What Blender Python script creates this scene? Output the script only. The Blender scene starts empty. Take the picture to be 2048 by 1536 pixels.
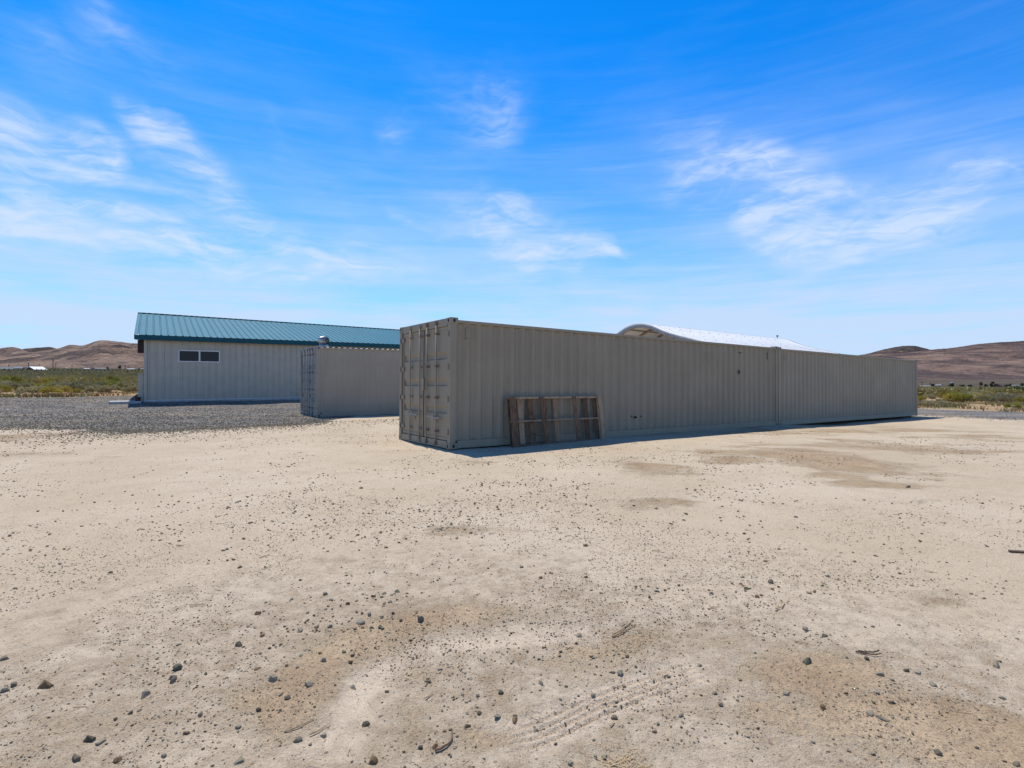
import bpy, math, random
import numpy as np
from mathutils import Vector, Matrix, noise as mnoise
R = math.radians
random.seed(7); RNG = np.random.default_rng(7)
scene = bpy.context.scene
COL = scene.collection

# ------------------------------------------------------------------ camera
F = 1068.0; HZ = 757.0; CAMH = 1.40          # focal length and horizon in photo pixels (2048 x 1536)
cam_d = bpy.data.cameras.new('camera'); cam = bpy.data.objects.new('camera', cam_d); COL.objects.link(cam)
cam.location = (0, 0, CAMH); cam.rotation_euler = (R(90), 0, 0)
cam_d.sensor_width = 36; cam_d.lens = 36 * F / 2048
cam_d.shift_y = (HZ - 768) / 2048
cam_d.clip_start = 0.05; cam_d.clip_end = 30000
scene.camera = cam
scene.view_settings.view_transform = 'Standard'; scene.view_settings.look = 'None'
scene.view_settings.gamma = 1; scene.view_settings.exposure = 0.0
scene.cycles.max_bounces = 6; scene.cycles.diffuse_bounces = 3; scene.cycles.glossy_bounces = 3
scene.cycles.transparent_max_bounces = 8

# ------------------------------------------------------------------ sun and sky
SUN_EL = R(65); sun_dir = Vector((-0.451 * math.cos(SUN_EL), 0.892 * math.cos(SUN_EL), math.sin(SUN_EL))).normalized()
sl = bpy.data.lights.new('sun', 'SUN'); sl.energy = 4.3; sl.angle = R(0.5); sl.color = (1.0, 0.955, 0.89)
so = bpy.data.objects.new('sun', sl); COL.objects.link(so)
so.rotation_euler = (-sun_dir).to_track_quat('-Z', 'Y').to_euler()

class NT:
    """small helper around a node tree"""
    def __init__(s, nt): s.nt = nt; nt.nodes.clear()
    def n(s, t, **k):
        nd = s.nt.nodes.new(t)
        ins = k.pop('i', {})
        for a, b in k.items(): setattr(nd, a, b)
        for a, b in ins.items():
            if hasattr(b, 'is_output') or isinstance(b, bpy.types.NodeSocket): s.nt.links.new(b, nd.inputs[a])
            else: nd.inputs[a].default_value = b
        return nd
    def l(s, a, b): s.nt.links.new(a, b)
    def math(s, op, a, b=0.0, c=0.0, clamp=False):
        return s.n('ShaderNodeMath', operation=op, use_clamp=clamp, i={0: a, 1: b, 2: c}).outputs[0]
    def ramp(s, v, lo, hi, a=0.0, b=1.0, smooth=True):
        nd = s.n('ShaderNodeMapRange', interpolation_type='SMOOTHSTEP' if smooth else 'LINEAR',
                 i={'Value': v, 'From Min': lo, 'From Max': hi, 'To Min': a, 'To Max': b})
        return nd.outputs[0]
    def mix(s, f, a, b, mode='MIX'):
        nd = s.n('ShaderNodeMix', data_type='RGBA', blend_type=mode)
        for k, v in ((0, f), (6, a), (7, b)):
            if isinstance(v, bpy.types.NodeSocket): s.l(v, nd.inputs[k])
            else: nd.inputs[k].default_value = (*v, 1) if isinstance(v, tuple) and len(v) == 3 else v
        return nd.outputs[2]
    def noise(s, vec, scale, detail=3.0, rough=0.55, dist=0.0):
        return s.n('ShaderNodeTexNoise', i={'Vector': vec, 'Scale': scale, 'Detail': detail, 'Roughness': rough, 'Distortion': dist}).outputs[0]
    def mapping(s, vec, loc=(0, 0, 0), rot=(0, 0, 0), sc=(1, 1, 1), typ='POINT'):
        return s.n('ShaderNodeMapping', vector_type=typ, i={'Vector': vec, 'Location': loc, 'Rotation': rot, 'Scale': sc}).outputs[0]

def px_dir(px, py):
    az = math.atan((px - 1024) / F); el = math.atan((HZ - py) / F * math.cos(az)); return az, el

world = bpy.data.worlds.new('World'); scene.world = world; world.use_nodes = True
w = NT(world.node_tree)
sky = w.n('ShaderNodeTexSky', sky_type='NISHITA', sun_disc=False, sun_elevation=SUN_EL,
          sun_rotation=math.atan2(sun_dir.x, sun_dir.y), altitude=1400, air_density=1.0, dust_density=0.6, ozone_density=2.2)
tc = w.n('ShaderNodeTexCoord').outputs['Generated']
sep = w.n('ShaderNodeSeparateXYZ', i={0: tc})
az = w.math('ARCTAN2', sep.outputs[0], sep.outputs[1]); el = w.math('ARCSINE', sep.outputs[2])
ae = w.n('ShaderNodeCombineXYZ', i={0: az, 1: el, 2: 0.0}).outputs[0]
# cirrus wisps: (px, py, half width px, half height px, turn in degrees, strength)
CL = [(1490, 385, 170, 70, -35, .8), (1560, 360, 90, 60, -40, .6), (1620, 500, 90, 45, -30, .6), (1800, 395, 190, 30, 12, .7), (1720, 410, 210, 55, 8, .8), (1640, 470, 150, 60, -10, .8), (1900, 430, 170, 45, 5, .5), (1950, 330, 150, 60, 0, .28),
      (110, 290, 190, 60, -12, .75), (200, 300, 60, 45, -25, .55), (300, 235, 60, 30, -50, .5), (400, 330, 140, 40, -35, .75), (150, 400, 190, 30, -12, .65),
      (60, 440, 240, 50, -5, .6), (190, 450, 330, 40, -7, .55), (480, 525, 300, 35, -6, .4), (900, 560, 260, 18, -3, .3), (430, 445, 120, 35, -20, .45), (560, 480, 170, 60, -8, .4), (1000, 470, 140, 55, -20, .75), (1130, 500, 70, 25, 5, .6),
      (1030, 425, 60, 24, 10, .5), (800, 425, 45, 14, -20, .6), (1205, 505, 45, 13, 0, .8), (930, 220, 110, 70, -30, .30), (1010, 210, 60, 50, 20, .3),
      (790, 255, 40, 40, -50, .4), (250, 30, 130, 50, -25, .4), (90, 70, 120, 60, -15, .3), (0, 240, 220, 90, 0, .3), (700, 530, 150, 45, 15, .4),
      (1400, 355, 120, 25, 5, .35), (560, 280, 60, 30, -40, .2), (1250, 290, 300, 70, 5, .10), (1160, 465, 60, 14, -10, .5)]
acc = None
wob = w.n('ShaderNodeTexNoise', i={'Vector': ae, 'Scale': 7.0, 'Detail': 3.0})
aew = w.n('ShaderNodeVectorMath', operation='MULTIPLY_ADD', i={0: wob.outputs['Color'], 1: (0.16, 0.12, 0), 2: ae}).outputs[0]
aew = w.n('ShaderNodeVectorMath', operation='SUBTRACT', i={0: aew, 1: (0.08, 0.06, 0)}).outputs[0]
for (px, py, rx, ry, rot, st) in CL:
    a, e = px_dir(px, py)
    m = w.mapping(aew, (a, e, 0), (0, 0, R(rot)), (1.55 * rx / F * math.cos(a) ** 1.6, 1.55 * ry / F * math.cos(a), 1), 'TEXTURE')
    g = w.n('ShaderNodeTexGradient', gradient_type='SPHERICAL', i={0: m}).outputs['Fac']
    g = w.math('MULTIPLY', g, st)
    acc = g if acc is None else w.math('ADD', acc, g)
v1 = w.mapping(ae, (0.3, 0.1, 0), (0, 0, R(24)), (2.2, 8.5, 1))
n1 = w.noise(v1, 2.0, 6, 0.54, 1.5)
v2 = w.mapping(ae, (1.3, 0.1, 0), (0, 0, R(-16)), (3, 13, 1))
n2 = w.noise(v2, 2.2, 6, 0.56, 1.0)
fib = w.math('MULTIPLY', w.math('ADD', w.math('MULTIPLY', n1, 0.6), w.math('MULTIPLY', n2, 0.4)), 1.0)
n3 = w.noise(w.mapping(aew, (0.7, 0.4, 0), (0, 0, R(38)), (5, 21, 1)), 2.0, 7, 0.6, 1.6)
fib = w.math('ADD', w.math('MULTIPLY', fib, .72), w.math('MULTIPLY', n3, .28))
fibc = w.ramp(fib, 0.39, 0.64)
wisp = w.math('MULTIPLY', w.ramp(acc, 0.0, .85), w.math('MULTIPLY_ADD', fibc, 1.05, 0.12), clamp=True)
# low veil of streaks near the horizon
vb = w.mapping(ae, (0, 0, 0), (0, 0, R(-5)), (1.6, 20, 1))
nb = w.noise(vb, 1.8, 6, 0.6, 0.5)
vl = w.ramp(el, 0.64, 0.09, 0, 1, False)
soft = w.noise(w.mapping(ae, (2, 0, 0), (0, 0, R(12)), (1.5, 4, 1)), 1.4, 4, .6, .4)
vl = w.math('ADD', vl, w.math('MULTIPLY', w.math('ADD', w.math('ADD', nb, soft), -1.0), 0.45), clamp=True)
veil = w.math('MULTIPLY', w.math('POWER', vl, 2.35), 0.96)
hs = w.n('ShaderNodeHueSaturation', i={'Hue': 0.497, 'Saturation': 1.36, 'Value': 1.0, 'Color': sky.outputs[0]}).outputs[0]
skc = w.mix(1.0, hs, w.mix(w.ramp(el, .70, 1.15), (0.13, 1.72, 2.42), (0.6, 0.75, 0.8)), 'MULTIPLY')
c1 = w.mix(veil, skc, (6.5, 8.1, 10.7))
c2 = w.mix(w.math('MULTIPLY', wisp, 0.78), c1, (7.6, 8.9, 10.9))
bg = w.n('ShaderNodeBackground', i={'Color': c2, 'Strength': 0.09})
wo = w.n('ShaderNodeOutputWorld', i={'Surface': bg.outputs[0]})

# ------------------------------------------------------------------ terrain height
def sst(a, b, x):
    t = np.clip((x - a) / (b - a), 0, 1); return t * t * (3 - 2 * t)
def zbase(x, y):
    x = np.asarray(x, float); y = np.asarray(y, float)
    r = np.hypot(x, y); a = np.arctan2(x, np.maximum(y, 1e-3) * np.sign(y + 1e-9) if False else y)
    zl = np.interp(r, [0, 12, 20, 28, 30, 31.6, 39, 80, 150, 380, 1500, 12000], [0, 0, 0, .03, .09, .25, .28, .7, 1.75, 5.6, 25, 60])
    zr = np.interp(r, [0, 10.5, 19.5, 30.8, 60, 150, 500, 900, 1500, 12000], [0, -.01, -.15, -.34, -.42, -1.5, -5.2, -5.2, 0, 40])
    wv = sst(-0.56, 0.60, np.clip(a, -1.2, 1.2))
    return zl * (1 - wv) + zr * wv
def vnoise(x, y, s, seed=0):
    """numpy value noise"""
    x = np.asarray(x, float) / s + seed * 17.3; y = np.asarray(y, float) / s + seed * 9.1
    xi = np.floor(x).astype(np.int64); yi = np.floor(y).astype(np.int64); fx = x - xi; fy = y - yi
    fx = fx * fx * (3 - 2 * fx); fy = fy * fy * (3 - 2 * fy)
    def h(a, b):
        v = (a * 374761393 + b * 668265263 + seed * 1442695) & 0xFFFFFFFF
        v = ((v ^ (v >> 13)) * 1274126177) & 0xFFFFFFFF
        return ((v ^ (v >> 16)) & 0xFFFF) / 65535.0
    return (h(xi, yi) * (1 - fx) + h(xi + 1, yi) * fx) * (1 - fy) + (h(xi, yi + 1) * (1 - fx) + h(xi + 1, yi + 1) * fx) * fy
def fbm(x, y, s, oct=4, seed=0):
    t = 0; a = 1; n = 0
    for k in range(oct): t = t + a * vnoise(x, y, s / 2 ** k, seed + k); n += a; a *= .5
    return t / n
def P(px, py, z=0.0):
    """ground point seen at a pixel of the photo"""
    d = 1.5 * 1.01 ** np.arange(620); zz = zbase((px - 1024) / F * d, d); k = np.where(CAMH - d * (py - HZ) / F < zz)[0]
    i = k[0] if len(k) else len(d) - 1; a, b = (d[i - 1], d[i]) if i else (d[0], d[1])
    for _ in range(20):
        m = (a + b) / 2
        if CAMH - m * (py - HZ) / F < float(zbase((px - 1024) / F * m, m)): b = m
        else: a = m
    X = (px - 1024) / F * b; return X, b, float(zbase(X, b))
def seg_coords(x, y, pts):
    """distance across and along a polyline"""
    best = np.full(x.shape, 1e9); side = np.zeros(x.shape); al = np.zeros(x.shape); L = 0
    for (x0, y0), (x1, y1) in zip(pts[:-1], pts[1:]):
        dx, dy = x1 - x0, y1 - y0; ln = math.hypot(dx, dy)
        t = np.clip(((x - x0) * dx + (y - y0) * dy) / ln ** 2, 0, 1)
        d = np.hypot(x - x0 - t * dx, y - y0 - t * dy); sg = ((x - x0) * dy - (y - y0) * dx) / ln
        m = d < best; best = np.where(m, d, best); side = np.where(m, np.sign(sg) * d, side); al = np.where(m, L + t * ln, al); L += ln
    return side, al, L
def smooth_line(pp, n=24):
    pts = np.array([P(a, b)[:2] for a, b in pp]); t = np.linspace(0, len(pts) - 1, n); out = []
    for v in t:
        i = min(int(v), len(pts) - 2); f = v - i; p0 = pts[max(i - 1, 0)]; p1 = pts[i]; p2 = pts[i + 1]; p3 = pts[min(i + 2, len(pts) - 1)]
        out.append(tuple(.5 * ((2 * p1) + (-p0 + p2) * f + (2 * p0 - 5 * p1 + 4 * p2 - p3) * f * f + (-p0 + 3 * p1 - 3 * p2 + p3) * f ** 3)))
    return out
TRACK = smooth_line([(985, 1492), (1080, 1462), (1200, 1408), (1330, 1360), (1470, 1312)])
SWEEP = smooth_line([(560, 1534), (663, 1464), (751, 1366), (800, 1322), (860, 1292), (960, 1278), (1120, 1268), (1320, 1255)], 40)
RUT = [smooth_line([(1100, 1000 + k), (1450, 935 + k * .8), (1750, 900 + k * .55), (2120, 878 + k * .35)]) for k in (-12, 34)]
# loose brown patches: px, py, half width, half height, strength
PATCH = [(1300, 932, 120, 14, .8), (1470, 915, 90, 20, .85), (1640, 918, 150, 26, 1), (1800, 895, 190, 15, .65), (1700, 958, 75, 16, .95), (1330, 1008, 80, 12, .6),
         (1830, 1015, 85, 18, .7), (1930, 1215, 45, 14, .5), (860, 1070, 60, 12, .3), (700, 1112, 120, 13, .42), (60, 870, 80, 9, 1), (110, 905, 150, 7, .45),
         (760, 1318, 150, 55, .85), (620, 1370, 170, 60, .7), (880, 1240, 110, 26, .6), (1250, 1285, 200, 42, .8), (1130, 1350, 160, 60, .75), (1600, 1335, 190, 55, .75),
         (1800, 1440, 220, 70, .85), (1450, 1450, 260, 60, .7), (950, 1470, 260, 70, .7), (550, 1500, 300, 50, .6), (100, 1170, 90, 9, .35), (60, 1095, 110, 8, .3),
         (900, 925, 90, 5, .5), (760, 935, 120, 5, .4), (1450, 865, 260, 8, .55), (1700, 865, 220, 12, .6), (1950, 870, 140, 16, .6), (1200, 905, 120, 6, .4), (230, 990, 200, 6, .25),
         (1720, 1290, 110, 22, .5), (1900, 1500, 260, 60, .8), (300, 1310, 60, 8, .3), (560, 912, 120, 4, .4), (1050, 1200, 200, 10, .25), (1380, 1375, 60, 10, .5)]
PW = []
for (a, b, rx, ry, s) in PATCH:
    X, Y, _ = P(a, b); _, Y2, _ = P(a, b - ry); _, Y3, _ = P(a, b + ry); PW.append((X, (Y2 + Y3) / 2, rx * Y / F, abs(Y2 - Y3) / 2, s))
NEAR = (-1.215, 10.40); YAW = R(35.46)
def sdist(x, y):                                   # metres along / across the container row
    dx = x - NEAR[0]; dy = y - NEAR[1]; return dx * math.cos(YAW) + dy * math.sin(YAW), -dx * math.sin(YAW) + dy * math.cos(YAW)
def masks(x, y):
    loose = np.zeros_like(x); wx = (fbm(x, y, 1.3, 4, 3) - .5) * 1.1; wy = (fbm(x, y, 1.3, 4, 8) - .5) * 1.1
    r = np.hypot(x, y); k = np.clip(r / 9, .12, 1.2)
    for (X, Y, rx, ry, s) in PW:
        q = ((x + wx * k - X) / rx) ** 2 + ((y + wy * k - Y) / ry) ** 2
        loose = np.maximum(loose, s * np.exp(-q * .65))
    rug = fbm(x, y, .5, 4, 21); stk = fbm(x * .45 + y * .12, y, .42, 5, 23) * .6 + fbm(x * .6, y, 1.3, 4, 24) * .4
    loose = np.clip((loose * 1.15 + (stk - .5) * 2.2 - .34) * 1.6, 0, 1); fg = sst(5.6, 2.6, r) * .38
    loose = np.clip(np.maximum(loose * .85, fg) * (.45 + 1.1 * rug) + .28 * (fbm(x, y, .16, 4, 22) - .5), 0, 1)
    # the gravel yard on the left, and the gravel road beyond the row
    yb = np.interp(x, [-60, -30, -14.2, -11.8, -10.8, -9.7, -8.65, -7.6, -6.6, -6.1, -5.9, -5.0], [18, 15.8, 14.9, 14.9, 14.2, 13.9, 14.8, 15.6, 16.3, 17.4, 19.0, 40])
    e = np.minimum(y - yb, (30.0 + (x + 28.8) * .84) - y)
    e = e + (fbm(x, y, 2.2, 4, 5) - .5) * 1.0
    g1 = np.where(x < -4.9, e, -9)
    s, t = sdist(x, y)
    g2 = np.minimum(s - 25.3, 32.6 - s) + (fbm(x, y, 2.5, 4, 6) - .5) * 1.4; g2 = np.where((y > 0) & (x > 0), g2, -9)
    gr = np.clip(np.maximum(g1, g2) * .9 + .35, 0, 1)
    sc1 = np.where(x < 0, y - (30.0 + (x + 28.8) * .84), -9); sc2 = s - 32.6
    far = r - 62
    sc = np.clip(np.maximum(np.maximum(sc1, sc2), far) * .6 + .5 + (fbm(x, y, 3, 3, 9) - .5), 0, 1)
    # tyre print
    side, al, L = seg_coords(x, y, TRACK)
    tr = sst(.135, .09, np.abs(side)) * sst(0, .2, al) * sst(L, L - .7, al) * (.65 + .6 * fbm(x, y, .25, 3, 33))
    tr = tr * (y < 6)
    s2, a2, L2 = seg_coords(x, y, SWEEP)
    s2 = s2 + (fbm(x, y, .35, 3, 77) - .5) * .12 + (fbm(x, y, .07, 2, 78) - .5) * .05
    sw = (.30 + .9 * fbm(x, y, .30, 3, 79)) * np.exp(-(s2 / .12) ** 2) * (y < 6) * sst(0, .1, a2) * sst(L2, L2 - .5, a2)
    berm = np.exp(-((s2 + .30) / .15) ** 2) * (y < 6) * sst(0, .2, a2) * sst(L2 * .72, L2 * .45, a2)
    loose = np.clip(loose * (1 - .8 * sw) + berm * (.45 + .7 * rug), 0, 1)
    return loose, gr, sc, tr, side, al, sw, s2, a2
def zdetail(x, y, M):
    loose, gr, sc, tr, side, al, sw, s2, a2 = M
    r = np.hypot(x, y)
    z = (fbm(x, y, 3.2, 3, 11) - .5) * .07 * sst(2, 8, r) + (fbm(x, y, .8, 4, 12) - .5) * .020 + (fbm(x, y, .11, 3, 13) - .5) * (.003 + .012 * loose) * (r < 14)
    z = z + (fbm(x, y, .035, 3, 31) - .5) * (.004 + .010 * loose) * (r < 7)
    z = z + gr * (fbm(x, y, .25, 3, 15) - .5) * .03 * (r < 45)
    lug = np.sin(al * 2 * math.pi / .046 + np.sign(side) * 1.0)
    groove = -np.exp(-((np.abs(side) - .018) / .0050) ** 2) - np.exp(-((np.abs(side) - .058) / .0055) ** 2)
    shoulder = np.where(np.abs(side) > .072, .45 * lug, .07 * lug)
    z = z + tr * (-.008 + .015 * groove + .0040 * shoulder * (.4 + .9 * vnoise(x, y, .05, 40)))
    z = z - .012 * sw + .012 * np.exp(-((s2 + .26) / .12) ** 2) * (y < 6) * sst(0, .2, a2)
    s5, t5 = sdist(x, y); z = z - .09 * np.exp(-((t5 - .2) / .9) ** 2) * sst(12.5, 16, s5) * sst(24.6, 22.5, s5) * (.6 + .8 * fbm(x, y, 1.5, 2, 90))
    for ln in RUT:
        m = (y > 3.5) & (y < 22) & (x > 0)
        sd, a_, L_ = seg_coords(x, y, ln)
        f = np.exp(-(sd / .35) ** 2) * sst(0, 2, a_)
        z = z + m * f * (.010 * np.sin(sd / .085 * 2 * math.pi) * (.4 + fbm(x, y, .8, 2, 50)) - .012)
    return z
def ground_z(x, y):
    x = np.atleast_1d(np.asarray(x, float)); y = np.atleast_1d(np.asarray(y, float))
    z = zbase(x, y) + zdetail(x, y, masks(x, y)); return z if len(z) > 1 else float(z[0])

# ------------------------------------------------------------------ mesh helpers
def link_mesh(name, verts, faces, mat, parent=None, smooth=False):
    me = bpy.data.meshes.new(name); me.from_pydata([tuple(v) for v in verts], [], faces)
    if smooth: me.polygons.foreach_set('use_smooth', [True] * len(me.polygons))
    me.materials.append(mat); me.update()
    o = bpy.data.objects.new(name, me); COL.objects.link(o)
    if parent: o.parent = parent
    return o
def np_mesh(name, V, Fc, mat, smooth=False, k=4):
    me = bpy.data.meshes.new(name); nf = len(Fc)
    me.vertices.add(len(V)); me.vertices.foreach_set('co', np.asarray(V, np.float32).ravel())
    me.loops.add(nf * k); me.loops.foreach_set('vertex_index', np.asarray(Fc, np.int32).ravel())
    me.polygons.add(nf); me.polygons.foreach_set('loop_start', np.arange(0, nf * k, k, dtype=np.int32))
    me.polygons.foreach_set('loop_total', np.full(nf, k, np.int32))
    if smooth: me.polygons.foreach_set('use_smooth', np.ones(nf, bool))
    me.update(calc_edges=True); me.validate(); me.materials.append(mat)
    o = bpy.data.objects.new(name, me); COL.objects.link(o); return o
class MB:
    def __init__(s): s.v = []; s.f = []; s.cut = []
    def each(s, name, mat, parent=None, smooth=False, bevel=0):      # every island between cuts becomes a part of its own
        cv = [0] + [c[0] for c in s.cut] + [len(s.v)]; cf = [0] + [c[1] for c in s.cut] + [len(s.f)]; out = []
        for k in range(len(cv) - 1):
            if cf[k + 1] > cf[k]:
                q = MB(); q.v = s.v[cv[k]:cv[k + 1]]; q.f = [tuple(i - cv[k] for i in f) for f in s.f[cf[k]:cf[k + 1]]]; out.append(q.build(name, mat, parent, smooth, bevel))
        return out
    def end(s): s.cut.append((len(s.v), len(s.f))); return s
    def box(s, a, b):
        i = len(s.v); (x0, y0, z0), (x1, y1, z1) = a, b
        s.v += [(x0, y0, z0), (x1, y0, z0), (x1, y1, z0), (x0, y1, z0), (x0, y0, z1), (x1, y0, z1), (x1, y1, z1), (x0, y1, z1)]
        s.f += [tuple(i + k for k in q) for q in ((0, 3, 2, 1), (4, 5, 6, 7), (0, 1, 5, 4), (1, 2, 6, 5), (2, 3, 7, 6), (3, 0, 4, 7))]; return s
    def hexa(s, pts):                               # 8 points: bottom ring then top ring
        i = len(s.v); s.v += [tuple(p) for p in pts]
        s.f += [tuple(i + k for k in q) for q in ((0, 3, 2, 1), (4, 5, 6, 7), (0, 1, 5, 4), (1, 2, 6, 5), (2, 3, 7, 6), (3, 0, 4, 7))]; return s
    def bar(s, a, b, w, h, up=(0, 0, 1)):
        a = Vector(a); b = Vector(b); d = (b - a).normalized(); sd = d.cross(Vector(up)).normalized() * w / 2; u = sd.cross(d).normalized() * h / 2
        return s.hexa([a - sd - u, a + sd - u, b + sd - u, b - sd - u, a - sd + u, a + sd + u, b + sd + u, b - sd + u])
    def tube(s, pts, rad, n=8, cap=True):
        i0 = len(s.v); pts = [Vector(p) for p in pts]; rads = rad if isinstance(rad, (list, tuple)) else [rad] * len(pts)
        for k, p in enumerate(pts):
            d = (pts[min(k + 1, len(pts) - 1)] - pts[max(k - 1, 0)]).normalized()
            a = d.orthogonal().normalized() if abs(d.z) < .99 else Vector((1, 0, 0)); b = d.cross(a)
            for j in range(n):
                t = 2 * math.pi * j / n; s.v.append(tuple(p + (a * math.cos(t) + b * math.sin(t)) * rads[k]))
        for k in range(len(pts) - 1):
            for j in range(n):
                s.f.append((i0 + k * n + j, i0 + k * n + (j + 1) % n, i0 + (k + 1) * n + (j + 1) % n, i0 + (k + 1) * n + j))
        if cap: s.f.append(tuple(i0 + j for j in range(n - 1, -1, -1))); s.f.append(tuple(i0 + (len(pts) - 1) * n + j for j in range(n)))
        return s
    def sheet(s, prof, fn0, fn1):                  # profile list -> two edge points per entry, one strip of quads
        i = len(s.v)
        for p in prof: s.v.append(tuple(fn0(p))); s.v.append(tuple(fn1(p)))
        for k in range(len(prof) - 1): a = i + 2 * k; s.f.append((a, a + 2, a + 3, a + 1))
        return s
    def build(s, name, mat, parent=None, smooth=False, bevel=0):
        o = link_mesh(name, s.v, s.f, mat, parent, smooth)
        if bevel:
            m = o.modifiers.new('bevel', 'BEVEL'); m.width = bevel; m.segments = 2; m.limit_method = 'ANGLE'
        return o
def tag(o, label=None, cat=None, group=None, kind=None):
    if label: o['label'] = label
    if cat: o['category'] = cat
    if group: o['group'] = group
    if kind: o['kind'] = kind
    return o
def empty(name, loc=(0, 0, 0), rot=(0, 0, 0)):
    o = bpy.data.objects.new(name, None); COL.objects.link(o); o.location = loc; o.rotation_euler = rot; o.empty_display_size = .3; return o

# ------------------------------------------------------------------ materials
def new_mat(name):
    m = bpy.data.materials.new(name); m.use_nodes = True; t = NT(m.node_tree)
    b = t.n('ShaderNodeBsdfPrincipled'); o = t.n('ShaderNodeOutputMaterial', i={'Surface': b.outputs[0]}); return m, t, b
def plain(name, col, rough=.6, metal=0, var=.12, scale=3.0, bump=0.0, bscale=40, rnd=0.0, spec=.5):
    m, t, b = new_mat(name); oc = t.n('ShaderNodeTexCoord').outputs['Object']
    n = t.noise(oc, scale, 5, .65)
    f = t.ramp(n, .3, .7, 1 - var, 1 + var)
    if rnd:
        oi = t.n('ShaderNodeObjectInfo').outputs['Random']; f = t.math('MULTIPLY', f, t.ramp(oi, 0, 1, 1 - rnd, 1 + rnd, False))
    c = t.mix(1.0, col, t.n('ShaderNodeCombineColor', i={0: f, 1: f, 2: f}).outputs[0], 'MULTIPLY')
    t.l(c, b.inputs['Base Color']); b.inputs['Roughness'].default_value = rough; b.inputs['Metallic'].default_value = metal
    b.inputs['Specular IOR Level'].default_value = spec
    if bump:
        nb_ = t.noise(oc, bscale, 4, .6); bn = t.n('ShaderNodeBump', i={'Strength': bump, 'Distance': .01, 'Height': nb_}); t.l(bn.outputs[0], b.inputs['Normal'])
    return m
def painted_steel(name, col, rust=.5, chalk=.12):
    """weathered container paint: soft fading, vertical dirt runs, rust blooms and chips"""
    m, t, b = new_mat(name); oc = t.n('ShaderNodeTexCoord').outputs['Object']
    big = t.noise(oc, .8, 4, .6); runs = t.noise(t.mapping(oc, sc=(9, 9, .5)), 1.3, 5, .65); fine = t.noise(oc, 22, 4, .6)
    f = t.math('ADD', t.ramp(big, .3, .7, 1 - chalk * .5, 1 + chalk * .4), t.ramp(runs, .35, .75, .03, -.06))
    f = t.math('ADD', f, t.ramp(fine, .3, .7, -.03, .03))
    c = t.mix(1.0, col, t.n('ShaderNodeCombineColor', i={0: f, 1: f, 2: f}).outputs[0], 'MULTIPLY')
    sp = t.noise(oc, 5.5, 8, .72); rm = t.ramp(sp, .70 - .05 * rust, .735 - .05 * rust)
    rr = t.noise(t.mapping(oc, sc=(14, 14, 1.0)), 1.0, 6, .7); rs = t.math('MULTIPLY', t.ramp(rr, .60, .78), .30 * rust)
    rc = t.mix(fine, (.05, .022, .012), (.16, .07, .03))
    c = t.mix(t.math('MAXIMUM', t.math('MULTIPLY', rm, min(1, .75 * rust + .2)), rs), c, rc)
    t.l(c, b.inputs['Base Color']); b.inputs['Roughness'].default_value = .62; b.inputs['Specular IOR Level'].default_value = .35
    dn = t.noise(oc, 1.7, 3, .5); bn = t.n('ShaderNodeBump', i={'Strength': .35, 'Distance': .03, 'Height': dn}); t.l(bn.outputs[0], b.inputs['Normal'])
    return m
M = {}
M['cont'] = painted_steel('beige_container_paint', (.308, .260, .182), .35)
M['cont_door'] = painted_steel('beige_door_paint', (.315, .268, .190), .9)
M['cont_grey'] = painted_steel('grey_container_paint', (.365, .315, .235), .3)
M['cont_grey_door'] = painted_steel('grey_door_paint', (.34, .32, .27), .8)
M['cont_pale'] = painted_steel('pale_container_paint', (.330, .282, .200), .3)
M['roof_white'] = painted_steel('white_roof_paint', (.66, .64, .60), .5)
M['gasket'] = plain('black_rubber', (.03, .03, .032), .7)
M['hole'] = plain('cavity_shade', (.012, .012, .012), .9)  # flat near-black for openings: the shade inside them put into the colour
M['galv'] = plain('galvanised_steel', (.42, .42, .41), .42, .85, .25, 8); M['dull_steel'] = plain('dull_steel', (.30, .28, .25), .6, .3, .35, 30)
M['rusty'] = plain('rusty_steel', (.21, .14, .10), .75, 0, .5, 40, .4, 120)
M['wall'] = plain('beige_wall_sheet', (.50, .44, .335), .5, 0, .06, 2.0)
M['teal_dark'] = plain('teal_trim', (.010, .085, .105), .5, 0, .08, spec=.2)
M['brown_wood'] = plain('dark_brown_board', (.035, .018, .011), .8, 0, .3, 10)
M['white_trim'] = plain('white_vinyl', (.72, .70, .66), .5, 0, .05)
M['concrete'] = plain('concrete', (.42, .40, .37), .9, 0, .15, 4, .3, 60)
M['black_part'] = plain('near_black', (.03, .03, .03), .9)  # even near-black for ridge closures, roof screws and far doors
M['bird'] = plain('dark_metal', (.02, .02, .02), .7)
M['steel_frame'] = plain('primer_steel', (.30, .25, .20), .6)
def roof_mat():
    m, t, b = new_mat('teal_roof_sheet'); oc = t.n('ShaderNodeTexCoord').outputs['Object']
    n = t.noise(oc, .9, 5, .6); st = t.noise(t.mapping(oc, sc=(3.3, .25, .25)), 1.0, 4, .6)
    c = t.mix(n, (.016, .140, .180), (.028, .168, .205)); c = t.mix(t.ramp(st, .4, .8, 0, .35), c, (.06, .22, .23))
    sp = t.noise(oc, 30, 3, .7); c = t.mix(t.ramp(sp, .66, .72, 0, .5), c, (.35, .45, .45))
    t.l(c, b.inputs['Base Color']); b.inputs['Roughness'].default_value = .55; b.inputs['Specular IOR Level'].default_value = .22; return m
M['teal_roof'] = roof_mat()
def glass_mat():
    m, t, b = new_mat('window_glass'); b.inputs['Base Color'].default_value = (.008, .009, .010, 1); b.inputs['Roughness'].default_value = .06
    b.inputs['Specular IOR Level'].default_value = .3; return m
M['glass'] = glass_mat()
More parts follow.
